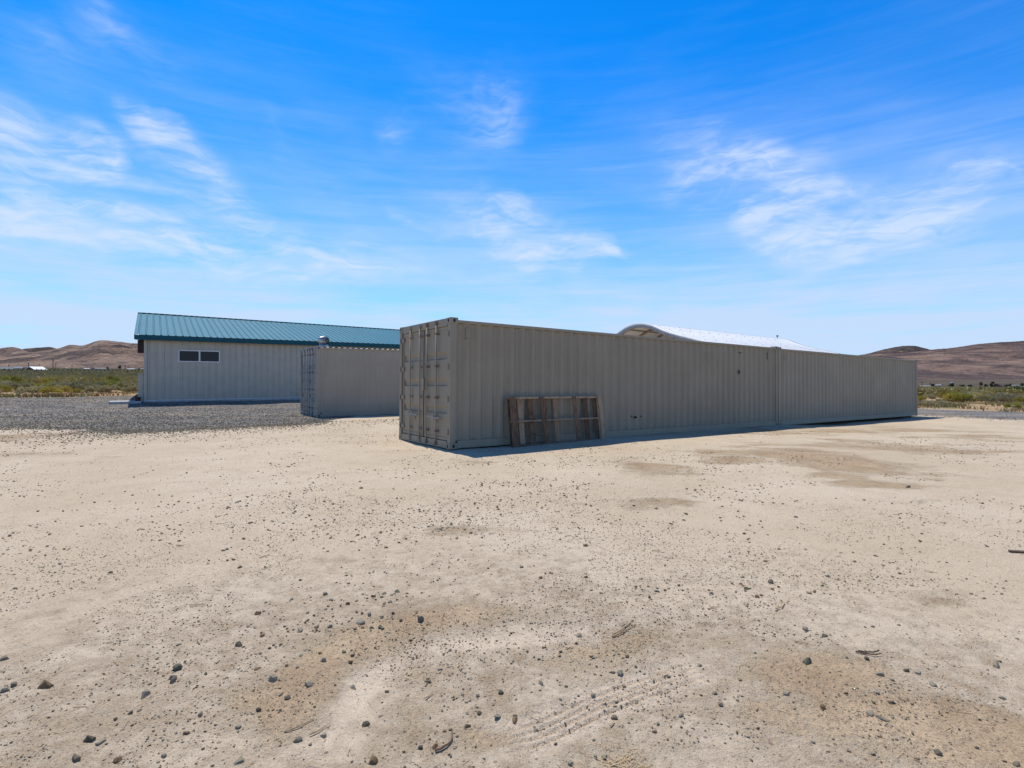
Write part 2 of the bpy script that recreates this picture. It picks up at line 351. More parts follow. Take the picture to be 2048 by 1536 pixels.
def wood_mat(name, ca, cb, stain=.5):
    m, t, b = new_mat(name); oc = t.n('ShaderNodeTexCoord').outputs['Object']
    g = t.noise(t.mapping(oc, sc=(40, 40, 2.0)), 1.2, 5, .65, .6); c = t.mix(t.ramp(g, .3, .7), ca, cb)
    s = t.noise(oc, 7, 5, .7, .5); c = t.mix(t.ramp(s, .52, .66, 0, stain), c, (.035, .018, .010))
    oi = t.n('ShaderNodeObjectInfo').outputs['Random']; f = t.ramp(oi, 0, 1, .75, 1.25, False)
    c = t.mix(1.0, c, t.n('ShaderNodeCombineColor', i={0: f, 1: f, 2: f}).outputs[0], 'MULTIPLY')
    t.l(c, b.inputs['Base Color']); b.inputs['Roughness'].default_value = .85
    bn = t.n('ShaderNodeBump', i={'Strength': .5, 'Distance': .004, 'Height': g}); t.l(bn.outputs[0], b.inputs['Normal']); return m
M['wood'] = wood_mat('weathered_pallet_wood', (.085, .046, .024), (.24, .145, .078), .85)
M['wood_pale'] = wood_mat('paler_pallet_wood', (.27, .18, .10), (.40, .28, .17), .45)
M['twig'] = wood_mat('dry_twig', (.34, .22, .11), (.50, .36, .20), .3)
M['bark'] = wood_mat('dark_bark', (.09, .055, .035), (.16, .10, .06), .6)

def stone_mat(per_island):
    m, t, b = new_mat('broken_stone'); oc = t.n('ShaderNodeTexCoord').outputs['Object']
    rnd = t.n('ShaderNodeNewGeometry').outputs['Random Per Island'] if per_island else t.n('ShaderNodeObjectInfo').outputs['Random']
    cr = t.n('ShaderNodeValToRGB', i={0: rnd}); e = cr.color_ramp; e.interpolation = 'CONSTANT'
    cols = [(0, (.20, .18, .155)), (.18, (.125, .112, .095)), (.34, (.30, .28, .245)), (.5, (.19, .14, .095)), (.62, (.27, .25, .22)), (.74, (.14, .145, .115)), (.84, (.34, .32, .285)), (.92, (.24, .175, .12))]
    e.elements[0].position = 0; e.elements[0].color = (*cols[0][1], 1); e.elements[1].position = cols[1][0]; e.elements[1].color = (*cols[1][1], 1)
    for p, c in cols[2:]: q = e.elements.new(p); q.color = (*c, 1)
    n = t.noise(oc, 120, 4, .6); f = t.ramp(n, .3, .7, .82, 1.3)
    c = t.mix(1.0, cr.outputs[0], t.n('ShaderNodeCombineColor', i={0: t.math('MULTIPLY', f, 1.08), 1: f, 2: t.math('MULTIPLY', f, .80)}).outputs[0], 'MULTIPLY')
    t.l(c, b.inputs['Base Color']); b.inputs['Roughness'].default_value = .9; b.inputs['Specular IOR Level'].default_value = .12
    bn = t.n('ShaderNodeBump', i={'Strength': .8, 'Distance': .003, 'Height': n}); t.l(bn.outputs[0], b.inputs['Normal']); return m
M['stone'] = stone_mat(False); M['stones'] = stone_mat(True)

def ground_mat():
    m, t, b = new_mat('desert_ground'); oc = t.n('ShaderNodeTexCoord').outputs['Object']
    at = lambda n: t.n('ShaderNodeAttribute', attribute_name=n).outputs['Fac']
    loose, grav, scrub, far, trk = at('loose'), at('gravel'), at('scrub'), at('far'), at('track')
    n_big = t.noise(oc, .35, 5, .6); n_mid = t.noise(oc, 2.2, 6, .62, .3); n_fine = t.noise(oc, 70, 4, .7); n_grain = t.noise(oc, 260, 2, .6)
    crust = t.mix(t.ramp(n_big, .35, .65), (.512, .408, .280), (.576, .470, .336))
    crust = t.mix(t.ramp(n_mid, .45, .75, 0, .45), crust, (.44, .335, .225))
    loosec = t.mix(t.ramp(n_mid, .3, .7), (.345, .245, .148), (.475, .355, .225))
    n_8 = t.noise(oc, 9, 6, .72, .3)
    lm = t.ramp(t.math('ADD', loose, t.math('ADD', t.math('MULTIPLY_ADD', n_fine, 1.0, -.5), t.math('MULTIPLY_ADD', n_8, 1.3, -.65))), .12, .80)
    sand = t.mix(lm, crust, loosec)
    sand = t.mix(t.math('MULTIPLY', trk, .9), sand, (.62, .495, .355))
    # specks of dark grit, stronger where the sand is loose
    v = t.n('ShaderNodeTexVoronoi', i={'Vector': oc, 'Scale': 95.0, 'Randomness': 1.0}); vr = t.n('ShaderNodeSeparateColor', i={0: v.outputs['Color']})
    near_dot = t.math('MULTIPLY', t.math('LESS_THAN', v.outputs['Distance'], .36), t.math('GREATER_THAN', vr.outputs[0], t.ramp(t.math('ADD', lm, t.math('MULTIPLY', n_mid, .6)), .2, 1.3, .93, .66)))
    v2 = t.n('ShaderNodeTexVoronoi', i={'Vector': oc, 'Scale': 33.0}); vr2 = t.n('ShaderNodeSeparateColor', i={0: v2.outputs['Color']})
    dot2 = t.math('MULTIPLY', t.math('LESS_THAN', v2.outputs['Distance'], .27), t.math('GREATER_THAN', vr2.outputs[0], t.ramp(n_mid, .35, .75, .975, .86)))
    sand = t.mix(t.math('MULTIPLY', t.math('MAXIMUM', near_dot, dot2), .72), sand, t.mix(vr.outputs[1], (.11, .10, .09), (.26, .17, .10)))
    f = t.math('ADD', t.ramp(n_fine, .25, .75, -.20, .18), t.ramp(n_grain, .25, .75, -.24, .24)); f = t.math('ADD', f, 1.0)
    sand = t.mix(1.0, sand, t.n('ShaderNodeCombineColor', i={0: f, 1: f, 2: f}).outputs[0], 'MULTIPLY')
    # crushed stone
    g1 = t.n('ShaderNodeTexVoronoi', i={'Vector': oc, 'Scale': 24.0}); gs = t.n('ShaderNodeSeparateColor', i={0: g1.outputs['Color']})
    gcol = t.mix(t.ramp(gs.outputs[0], 0, 1, 0, 1, False), (.060, .062, .066), (.40, .38, .345)); gcol = t.mix(t.math('MULTIPLY', t.math('GREATER_THAN', gs.outputs[1], .82), .6), gcol, (.33, .25, .18))
    gl = t.noise(oc, .45, 4, .6, .4); gcol = t.mix(t.ramp(gl, .46, .64, 0, .70), gcol, (.36, .30, .24))
    gv = t.noise(t.mapping(oc, rot=(0, 0, R(-35)), sc=(.10, .7, 1)), 1, 4, .6); gcol = t.mix(1.0, gcol, t.mix(t.ramp(gv, .35, .65), (.74, .74, .75), (1.1, 1.06, 1.0)), 'MULTIPLY')
    gm = t.ramp(t.math('ADD', grav, t.math('MULTIPLY_ADD', gs.outputs[2], .66, -.33)), .36, .44)
    col = t.mix(gm, sand, gcol)
    # rough desert floor: reddish soil, dry grass, green tufts
    s1 = t.noise(oc, 1.6, 6, .7); s2 = t.noise(oc, .35, 5, .65); s3 = t.noise(oc, 5.0, 6, .75)
    sc = t.mix(t.ramp(s1, .4, .6), (.52, .30, .17), (.60, .42, .26)); sc = t.mix(t.ramp(s3, .42, .60), sc, (.30, .22, .11)); sc = t.mix(t.ramp(s2, .46, .62, 0, .75), sc, (.17, .155, .065))
    farc = t.mix(t.ramp(s2, .35, .65), (.13, .115, .075), (.22, .175, .12))
    fs = t.noise(t.mapping(oc, sc=(.2, 1, 1)), .012, 5, .65); farf = t.mix(t.ramp(fs, .40, .60), (.085, .070, .050), (.15, .115, .08))
    sc = t.mix(t.ramp(far, 0, .35), sc, farc); sc = t.mix(t.ramp(far, .35, 1), sc, farf)
    sm = t.ramp(t.math('ADD', scrub, t.math('MULTIPLY_ADD', s3, .5, -.25)), .42, .58)
    col = t.mix(sm, col, sc)
    t.l(col, b.inputs['Base Color']); b.inputs['Roughness'].default_value = 1.0; b.inputs['Specular IOR Level'].default_value = .03
    # relief
    h = t.math('MULTIPLY_ADD', n_fine, .006, t.math('MULTIPLY', n_grain, .0022))
    h = t.math('ADD', h, t.math('MULTIPLY', t.math('MULTIPLY', t.noise(oc, 22, 5, .7), lm), .012))
    h = t.math('ADD', h, t.math('MULTIPLY', t.math('MAXIMUM', near_dot, t.math('MULTIPLY', dot2, 2.0)), .003))
    h = t.math('ADD', h, t.math('MULTIPLY', t.math('MULTIPLY', t.math('SUBTRACT', .6, g1.outputs['Distance']), gm), .045))
    h = t.math('ADD', h, t.math('MULTIPLY', t.math('MULTIPLY', s3, sm), .10))
    bn = t.n('ShaderNodeBump', i={'Strength': .9, 'Distance': 1.0, 'Height': h}); t.l(bn.outputs[0], b.inputs['Normal'])
    return m

# ------------------------------------------------------------------ ground sheet
def make_ground():
    a1 = np.linspace(R(-52), R(52), 1080); a0 = np.linspace(R(-180), R(-52), 60)[:-1]; a2 = np.linspace(R(52), R(180), 60)[1:]
    ang = np.concatenate([a0, a1, a2])
    rs = [.25, .6, 1.0, 1.4]
    while rs[-1] < 12000:
        r = rs[-1]; rs.append(r * (1.0042 if r < 7 else 1.006 if r < 45 else 1.02 if r < 400 else 1.06))
    rs = np.array(rs); A, RR = np.meshgrid(ang, rs); X = (RR * np.sin(A)).ravel(); Y = (RR * np.cos(A)).ravel()
    Mk = masks(X, Y); Z = zbase(X, Y) + zdetail(X, Y, Mk)
    V = np.stack([X, Y, Z], 1); na = len(ang); nr = len(rs)
    i = np.arange(nr - 1)[:, None] * na; j = np.arange(na - 1)[None, :]
    q = (i + j).ravel(); Fc = np.stack([q, q + 1, q + 1 + na, q + na], 1)[:, ::-1]
    c = len(V); V = np.vstack([V, [[0, 0, 0]]])
    o = np_mesh('ground', V, Fc, ground_mat(), True)
    r = np.hypot(V[:, 0], V[:, 1])
    far = np.interp(r, [60, 140, 300, 700], [0, .35, .6, 1])
    for nme, arr in (('loose', Mk[0]), ('gravel', Mk[1]), ('scrub', Mk[2]), ('track', np.maximum(Mk[3], Mk[6] * .8)), ('far', far[:-1])):
        at = o.data.attributes.new(nme, 'FLOAT', 'POINT'); d = np.zeros(len(o.data.vertices), np.float32); d[:len(arr)] = arr; at.data.foreach_set('value', d)
    tag(o, kind='structure')
make_ground()

# ------------------------------------------------------------------ hills
def hill_mat(name, ca, cb, cc, dark=.5, blue=0.0):
    m, t, b = new_mat(name); oc = t.n('ShaderNodeTexCoord').outputs['Object']
    n = t.noise(oc, .0035, 6, .6, .6); n2 = t.noise(oc, .0075, 7, .68, .8); n3 = t.noise(oc, .055, 5, .7)
    c = t.mix(t.ramp(n, .38, .62), ca, cb); c = t.mix(t.ramp(n2, .48, .68, 0, .8), c, cc)
    c = t.mix(t.math('MULTIPLY', t.ramp(t.noise(oc, .0022, 5, .6, 1.0), .50, .60), dark), c, (.060, .050, .056))
    dr = t.noise(t.mapping(oc, sc=(.009, .0016, .004)), 1.0, 6, .62, 1.3); c = t.mix(t.ramp(dr, .47, .60, 0, .7), c, (.085, .068, .068)); c = t.mix(t.ramp(dr, .40, .33, 0, .5), c, (.40, .28, .18))  # gully shade and lit ridge tops put into the colour, with brush in draws
    c = t.mix(t.ramp(n3, .56, .66, 0, .6), c, (.06, .055, .035))
    t.l(c, b.inputs['Base Color']); b.inputs['Roughness'].default_value = 1; b.inputs['Specular IOR Level'].default_value = .05
    hgt = t.math('ADD', n2, t.math('MULTIPLY', n3, .25)); bn = t.n('ShaderNodeBump', i={'Strength': 1, 'Distance': 60.0, 'Height': hgt}); t.l(bn.outputs[0], b.inputs['Normal']); return m
def ridged(x, y, s, seed): return 1 - np.abs(2 * fbm(x, y, s, 5, seed) - 1)
def hill(name, prof, D, depth, mat, foot, seed, amp=.35, rough=0.0, n=420, back=.5):
    px = np.array([p[0] for p in prof], float); py = np.array([p[1] for p in prof], float)
    xs = np.linspace(px[0], px[-1], n); ys = np.interp(xs, px, py)
    k = np.ones(9) / 9; ys2 = np.convolve(np.pad(ys, 4, 'edge'), k, 'valid')
    ys = ys2 + (fbm(xs, xs * 0, 26, 4, seed) - .5) * 2.0 + (fbm(xs, xs * 0, 3, 2, seed + 3) - .5) * rough
    ts = np.concatenate([np.linspace(0, 1, 90), 1 + np.linspace(.03, 1, 14) * back])
    xx, tt = np.meshgrid(xs, ts); yy = np.meshgrid(ys, ts)[0]
    d = D + depth * (tt - 1); X = (xx - 1024) / F * d; Y = d
    zc = CAMH + (HZ - yy) / F * D; zf = zbase(X, Y) - 3 if foot is None else np.full_like(X, foot)
    up = np.clip(tt, 0, 1); Z = zf + (zc - zf) * (.35 * up + .65 * up ** 1.9)
    rd = ridged(X, Y * .55, depth * .30, seed + 9); fade = np.sin(np.pi * np.clip(up, 0, 1) ** 1.1)
    rd2 = ridged(X, Y * .4, depth * .09, seed + 19)
    Z = Z + ((rd - .80) * amp * 1.7 + (rd2 - .8) * amp * .38) * (zc - zf) * fade
    # keep the shape under the crest line seen from the front
    Zmax = CAMH + (HZ - yy - 1.2) / F * d; Z = np.where(tt < .985, np.minimum(Z, Zmax), Z)
    Z = np.where(tt > 1, zc - (zc - zf) * .9 * ((tt - 1) / back) ** 1.3, Z)
    V = np.stack([X, Y, Z], -1).reshape(-1, 3); i = np.arange(len(ts) - 1)[:, None] * n; j = np.arange(n - 1)[None, :]; q = (i + j).ravel()
    o = np_mesh(name, V, np.stack([q, q + 1, q + 1 + n, q + n], 1), mat, True); tag(o, kind='structure'); return o
HB = hill_mat('brown_hill', (.28, .19, .14), (.43, .30, .205), (.17, .13, .12), .8)
HR = hill_mat('red_brown_hill', (.25, .160, .12), (.34, .225, .165), (.165, .125, .112), .6)
HD = hill_mat('dark_far_hill', (.115, .085, .070), (.16, .115, .09), (.09, .075, .06), .8)
hill('hills', [(-260, 700), (-100, 712), (0, 711), (40, 706), (70, 703), (115, 698), (130, 692), (144, 688), (158, 693), (172, 690), (185, 684), (197, 680.5), (212, 681), (240, 683), (262, 687), (276, 686), (290, 690), (340, 700), (430, 715), (600, 730), (760, 742)], 2300, 1150, HB, None, 3, .55, .8)
hill('hills', [(-200, 705), (-40, 703), (0, 697), (15, 694.5), (30, 694), (40, 697), (50, 702), (75, 708), (110, 715)], 3900, 1000, HB, 10, 14, .5, .5, 160)
hill('hills', [(10, 712), (45, 698), (70, 695), (100, 693.5), (110, 696), (122, 700), (150, 706), (200, 712)], 7200, 1500, HD, 20, 24, .4, .6, 160)
hill('hills', [(1500, 735), (1620, 722), (1700, 713), (1720, 709.5), (1760, 706), (1800, 706.5), (1830, 703), (1860, 699), (1900, 696), (1940, 690.5), (1960, 688), (2000, 684), (2048, 681.5), (2120, 679), (2240, 676), (2400, 684)], 2500, 1500, HR, None, 33, .30, 1.2, 420)
hill('hills', [(1640, 730), (1700, 714), (1740, 706), (1765, 699), (1785, 694.5), (1800, 692.3), (1815, 691.3), (1833, 692), (1848, 696), (1870, 702), (1920, 708), (1980, 715)], 4600, 1200, HD, 10, 44, .5, 1.0, 200)

# ------------------------------------------------------------------ shipping containers
CW, CH = 2.438, 2.591
def corr(x0, x1, pitch, fr=(.26, .24, .26, .24)):
    """trapezoid wave: list of (x, 0..1)"""
    out = [(x0, 0.0)]; n = max(1, round((x1 - x0) / pitch)); p = (x1 - x0) / n; x = x0
    for k in range(n):
        for a, v in ((fr[0] / 2, 0), (fr[1], 1), (fr[2], 1), (fr[3], 0), (fr[0] / 2, 0)):
            x += a * p; out.append((x, v))
    return out
def container(name, L, loc, rot, mats, label, group, doors=True, depth=.046, vent=False, roofm='roof_white', door_m='cont_door', plates=(), extra=None, pitch=.278):
    root = empty(name, loc, rot); m = M[mats]; dm = M[door_m]; rz_ = -.040 if vent else -.075
    # corner posts
    for x in (0, L):
        sx = 1 if x == 0 else -1
        for y in (0, CW):
            sy = 1 if y == 0 else -1
            b = MB(); x0, x1 = sorted((x + sx * .006, x + sx * .135)); y0, y1 = sorted((y + sy * .006, y + sy * .12)); b.box((x0, y0, .118), (x1, y1, CH - .118)); b.build('corner_post', m, root, bevel=.006)
            for z in (0, CH - .118):
                c = MB(); xa, xb = sorted((x, x + sx * .178)); ya, yb = sorted((y, y + sy * .162)); c.box((xa, ya, z), (xb, yb, z + .118))
                co = c.build('corner_casting', m, root, bevel=.009)
                h = MB(); e = .0015
                xs = x - sx * e; ys = y - sy * e; cz = z + .059
                xm = x + sx * .089; ym = y + sy * .081
                n = 12
                def oval(fn, a, bb):
                    i = len(h.v)
                    for k in range(n): tt = 2 * math.pi * k / n; h.v.append(fn(a * math.cos(tt), bb * math.sin(tt)))
                    h.f.append(tuple(i + k for k in range(n))); h.end()
                oval(lambda p, q: (xm + p, ys, cz + q), .026, .038); oval(lambda p, q: (xs, ym + p, cz + q), .024, .038)
                h.each('casting_hole', M['hole'], co)
    # rails
    for y in (0, CW):
        sy = 1 if y == 0 else -1
        y0, y1 = sorted((y + sy * .010, y + sy * .07)); MB().box((.178, y0, CH - .105), (L - .178, y1, CH - .045)).build('top_rail', m, root, bevel=.006)
        y0, y1 = sorted((y + sy * .003, y + sy * .10)); MB().box((.178, y0, .012), (L - .178, y1, .165)).build('bottom_rail', m, root, bevel=.006)
        b = MB(); b.sheet(corr(.136, L - .136, pitch), lambda p: (p[0], y + sy * (.030 + depth * p[1]), .166), lambda p: (p[0], y + sy * (.030 + depth * p[1]), CH - .106))
        if sy > 0: b.f = [f[::-1] for f in b.f]
        b.build('side_wall', m, root)
    # closed end
    b = MB(); b.sheet(corr(.121, CW - .121, .25), lambda p: (L - .02 - .04 * p[1], p[0], .166), lambda p: (L - .02 - .04 * p[1], p[0], CH - .1)); b.build('end_wall', m, root)
    MB().box((L - .12, .163, .012), (L - .01, CW - .163, .165)).build('end_sill', m, root); MB().box((L - .1, .163, CH - .1), (L - .01, CW - .163, CH - .012)).build('end_header', m, root)
    # roof with cross ridges
    b = MB(); b.sheet(corr(.19, L - .19, .209, (.3, .2, .3, .2)), lambda p: (p[0], .045, CH + rz_ + .024 * p[1]), lambda p: (p[0], CW - .045, CH + rz_ + .024 * p[1])); b.f = [f[::-1] for f in b.f]
    ro = b.build('roof', M[roofm], root)
    MB().box((.18, .075, CH - .10), (L - .18, CW - .075, CH - .08)).build('roof_frame', m, root)
    MB().box((.12, .1, .05), (L - .12, CW - .1, .15)).build('floor', M['brown_wood'], root)
    # doors
    MB().box((.014, .163, CH - .16), (.10, CW - .163, CH - .004)).build('door_header', dm, root, bevel=.005)
    MB().box((.010, .163, .006), (.11, CW - .163, .150)).build('door_sill', dm, root, bevel=.005)
    for side in (0, 1):
        y0, y1 = ((.128, CW / 2 - .006) if side == 0 else (CW / 2 + .006, CW - .128)); z0, z1 = .158, CH - .166
        xf = .040
        prof = [(z0, 0)]
        for zc in (.76, 1.31, 1.85): prof += [(zc - .075, 0), (zc - .060, 1), (zc + .035, 1), (zc + .085, 0)]
        prof.append((z1, 0))
        b = MB(); fy0 = y0 + .07; fy1 = y1 - .055
        b.sheet(prof, lambda p: (xf + .012 + .034 * p[1], fy0, p[0]), lambda p: (xf + .012 + .034 * p[1], fy1, p[0]))
        b.box((xf + .05, y0 + .01, z0), (xf + .058, y1 - .01, z1))
        d = b.build('door', dm, root)
        fm = MB(); fm.box((xf - .004, y0, z0), (xf + .05, fy0, z1)); fm.box((xf - .004, fy1, z0), (xf + .05, y1, z1)); fm.box((xf - .003, fy0, z0), (xf + .05, fy1, z0 + .06)); fm.box((xf - .003, fy0, z1 - .06), (xf + .05, fy1, z1))
        fm.build('door_frame', dm, d, bevel=.004)
        g = MB(); g.box((xf - .009, y0 - .004, z0 - .004), (xf - .005, y0 + .012, z1)).end(); g.box((xf - .009, y1 - .012, z0 - .004), (xf - .005, y1 + .004, z1)); g.each('gasket', M['gasket'], d)
        for yr in ((.59, 1.01) if side == 0 else (1.35, 1.73 + .1)):
            MB().tube([(xf - .045, yr, .04), (xf - .045, yr, CH - .05)], .017, 10).build('locking_bar', dm, root if False else d, True)
            k = MB()
            for z in (.055, CH - .10): k.box((-.012, yr - .05, z), (.012, yr + .05, z + .05)); k.box((-.028, yr - .018, z - .02), (-.010, yr + .018, z + .07)); k.end()
            for z in (.30, .98, 1.62, 2.28): k.box((xf - .066, yr - .035, z), (xf - .0045, yr + .035, z + .045)).end()
            k.each('bar_bracket', M['rusty'] if yr < 1.2 else dm, d, bevel=.003)
        h = MB(); ya, yb = ((.36, .99) if side == 0 else (1.37, 2.02)); zz = .60 if side == 0 else .62
        h.bar((xf - .075, ya, zz - .01), (xf - .075, yb, zz + .012), .014, .03); h.box((xf - .085, (ya + yb) / 2 - .05, zz - .05), (xf - .066, (ya + yb) / 2 + .03, zz + .06))
        h.bar((xf - .07, ya + .12, zz - .01), (xf - .07, ya + .12, zz - .11), .03, .012, (0, 1, 0))
        h.build('handle', M['dull_steel'], d)
        ho = MB(); hy = .065 if side == 0 else CW - .065
        hh = MB()
        for z in (.33, .98, 1.62, 2.27):
            s_ = 1 if side == 0 else -1
            a0, a1 = sorted((hy - .012 * s_, hy + .15 * s_)); ho.box((xf - .022, a0, z - .045), (xf - .005, a1, z + .045))
            ho.tube([(.004, hy, z - .06), (.004, hy, z + .06)], .013, 8); ho.end()
            a0, a1 = sorted((hy - .014 * s_, hy + .030 * s_)); hh.box((-.0005, a0, z - .055), (.0045, a1, z + .055)).end()
            e0, e1 = sorted((-.001 if side == 0 else CW + .001, .02 if side == 0 else CW - .02))
        ho.each('hinge', dm, d); hh.each('hinge_slot', M['hole'], d)
    if doors:
        MB().box((.002, CW / 2 - .045, 1.15), (.032, CW / 2 + .045, 1.40)).build('lock_cover', dm, root, bevel=.004)
    for (x, z, wd, hg) in plates:
        b = MB()
        for q in ((x, z, x + wd, z + .012), (x, z + hg, x + wd, z + hg + .012), (x, z, x + .012, z + hg), (x + wd, z, x + wd + .012, z + hg)):
            b.box((q[0], .010, q[1]), (q[2], .06, q[3]))
        b.box((x + .012, .018, z + .012), (x + wd, .06, z + hg)); b.build('side_vent', m, root)
    if vent:
        vx, vy, vz = .47, .8, CH + .012
        v = empty('turbine_vent', (vx, vy, vz)); v.parent = root
        MB().tube([(0, 0, 0), (0, 0, .10)], [.19, .155], 20).build('vent_neck', M['galv'], v, True)
        fb = MB(); nf = 22
        for k in range(nf):
            a = 2 * math.pi * k / nf; i = len(fb.v); st = 8
            for j in range(st + 1):
                ph = math.pi * (.10 + .80 * j / st); r1 = .215 * math.sin(ph) ** .75; z = .26 - .15 * math.cos(ph)
                for (da, rr) in ((0, r1), (.34, r1 * .80)): fb.v.append((rr * math.cos(a + da), rr * math.sin(a + da), z))
            for j in range(st): q = i + 2 * j; fb.f.append((q, q + 1, q + 3, q + 2))
        fb.build('vent_fins', M['galv'], v)
        MB().tube([(0, 0, .40), (0, 0, .415), (0, 0, .425)], [.09, .075, .01], 16).build('vent_cap', M['galv'], v)
    tag(root, label, 'shipping container', group); return root
GRP = 'beige shipping containers'
def crot(pitch, roll): 
    d = Vector((math.cos(YAW) * math.cos(pitch), math.sin(YAW) * math.cos(pitch), math.sin(pitch)))
    t_ = Vector((-math.sin(YAW), math.cos(YAW), math.sin(roll))); t_ = (t_ - d * t_.dot(d)).normalized(); u = d.cross(t_)
    return Matrix((d, t_, u)).transposed()
RM = crot(R(-.74), R(-.52)); rot1 = RM.to_euler(); org = Vector((-1.2150, 10.40, .014))
c1 = container('shipping_container', 12.19, org, rot1, 'cont', 'long beige shipping container with double doors facing the camera and a pallet leaning on it', GRP, plates=((.36, 2.18, .10, .21), (11.6, 2.16, .10, .2)))
org2 = org + RM @ Vector((12.22, 0, -.012))
c2 = container('shipping_container', 12.19, org2, rot1, 'cont_pale', 'far beige shipping container set end to end behind the long one, reaching the gravel road', GRP, plates=((.38, 2.16, .10, .2),))
yaw3 = R(34.4)
c3 = container('shipping_container', 6.06, (-7.09, 19.35, -.015), (R(0), R(0), yaw3), 'cont_grey', 'short container with a round silver turbine vent on its roof, near the teal roofed building', GRP, depth=.014, vent=True, door_m='cont_grey_door', pitch=.36)
# small damages on the long container: torn holes and dents
hb = MB(); depth_hole = .0285
for (x, z, wd, hg) in ((10.05, 2.30, .10, .03), (9.98, 1.72, .055, .10), (5.35, .47, .09, .05), (5.2, .50, .035, .03), (5.56, .49, .04, .03)):
    n = 9; i = len(hb.v)
    for k in range(n): a = 2 * math.pi * k / n; rr = .75 + .45 * random.random(); hb.v.append((x + wd * .7 * rr * math.cos(a), depth_hole, z + hg * .7 * rr * math.sin(a)))
    hb.f.append(tuple(range(i, i + n))); hb.end()
hb.each('puncture', M['hole'], c1)

# ------------------------------------------------------------------ long pallet leaning on the container
def pallet():
    b0 = org + RM @ Vector((1.33, -.27, 0)); gz = ground_z(b0.x, b0.y)
    root = empty('wooden_pallet', (b0.x, b0.y, gz + .012), (0, 0, YAW))
    L, H = 2.72, 1.03; lean = math.asin(.135 / H); th = .095
    up = Vector((0, math.sin(lean), math.cos(lean))); nb_ = Vector((0, math.cos(lean), -math.sin(lean)))   # up the pallet, and towards the wall
    dz = -.012 * L
    def pt(x, u, d): return Vector((x, 0, dz * x / L)) + up * u + nb_ * d
    def board(x0, x1, u0, u1, d0, d1, name, mat, skew=0.0):
        b = MB(); b.hexa([pt(x0, u0, d0), pt(x1, u0, d0), pt(x1, u0, d1), pt(x0, u0, d1), pt(x0 + skew, u1, d0), pt(x1 + skew, u1, d0), pt(x1 + skew, u1, d1), pt(x0 + skew, u1, d1)])
        b.build(name, M[mat], root, bevel=.003)
    for u in (0, .50, 1.0 - .008): board(0.02, L - .03, u, u + .040, .023, .105, 'stringer', 'wood_pale' if u else 'wood')
    for x, wd, sk, mt in ((0, .155, -.0, 'wood'), (.86, .115, -.06, 'wood'), (1.78, .10, -.03, 'wood'), (2.56, .13, -.02, 'wood_pale')): board(x, x + wd, -.005, 1.035, .0, .022, 'front_slat', mt, sk)
    for x, wd, mt in ((.02, .10, 'wood'), (.27, .13, 'wood_pale'), (.55, .14, 'wood'), (.98, .10, 'wood'), (1.24, .13, 'wood_pale'), (1.99 + .16, .14, 'wood'), (2.46, .12, 'wood')): board(x, x + wd, 0, 1.03, .106, .126, 'rear_slat', mt)
    tag(root, 'long weathered wooden pallet with gaps between its slats leaning on the beige container wall', 'pallet')
pallet()

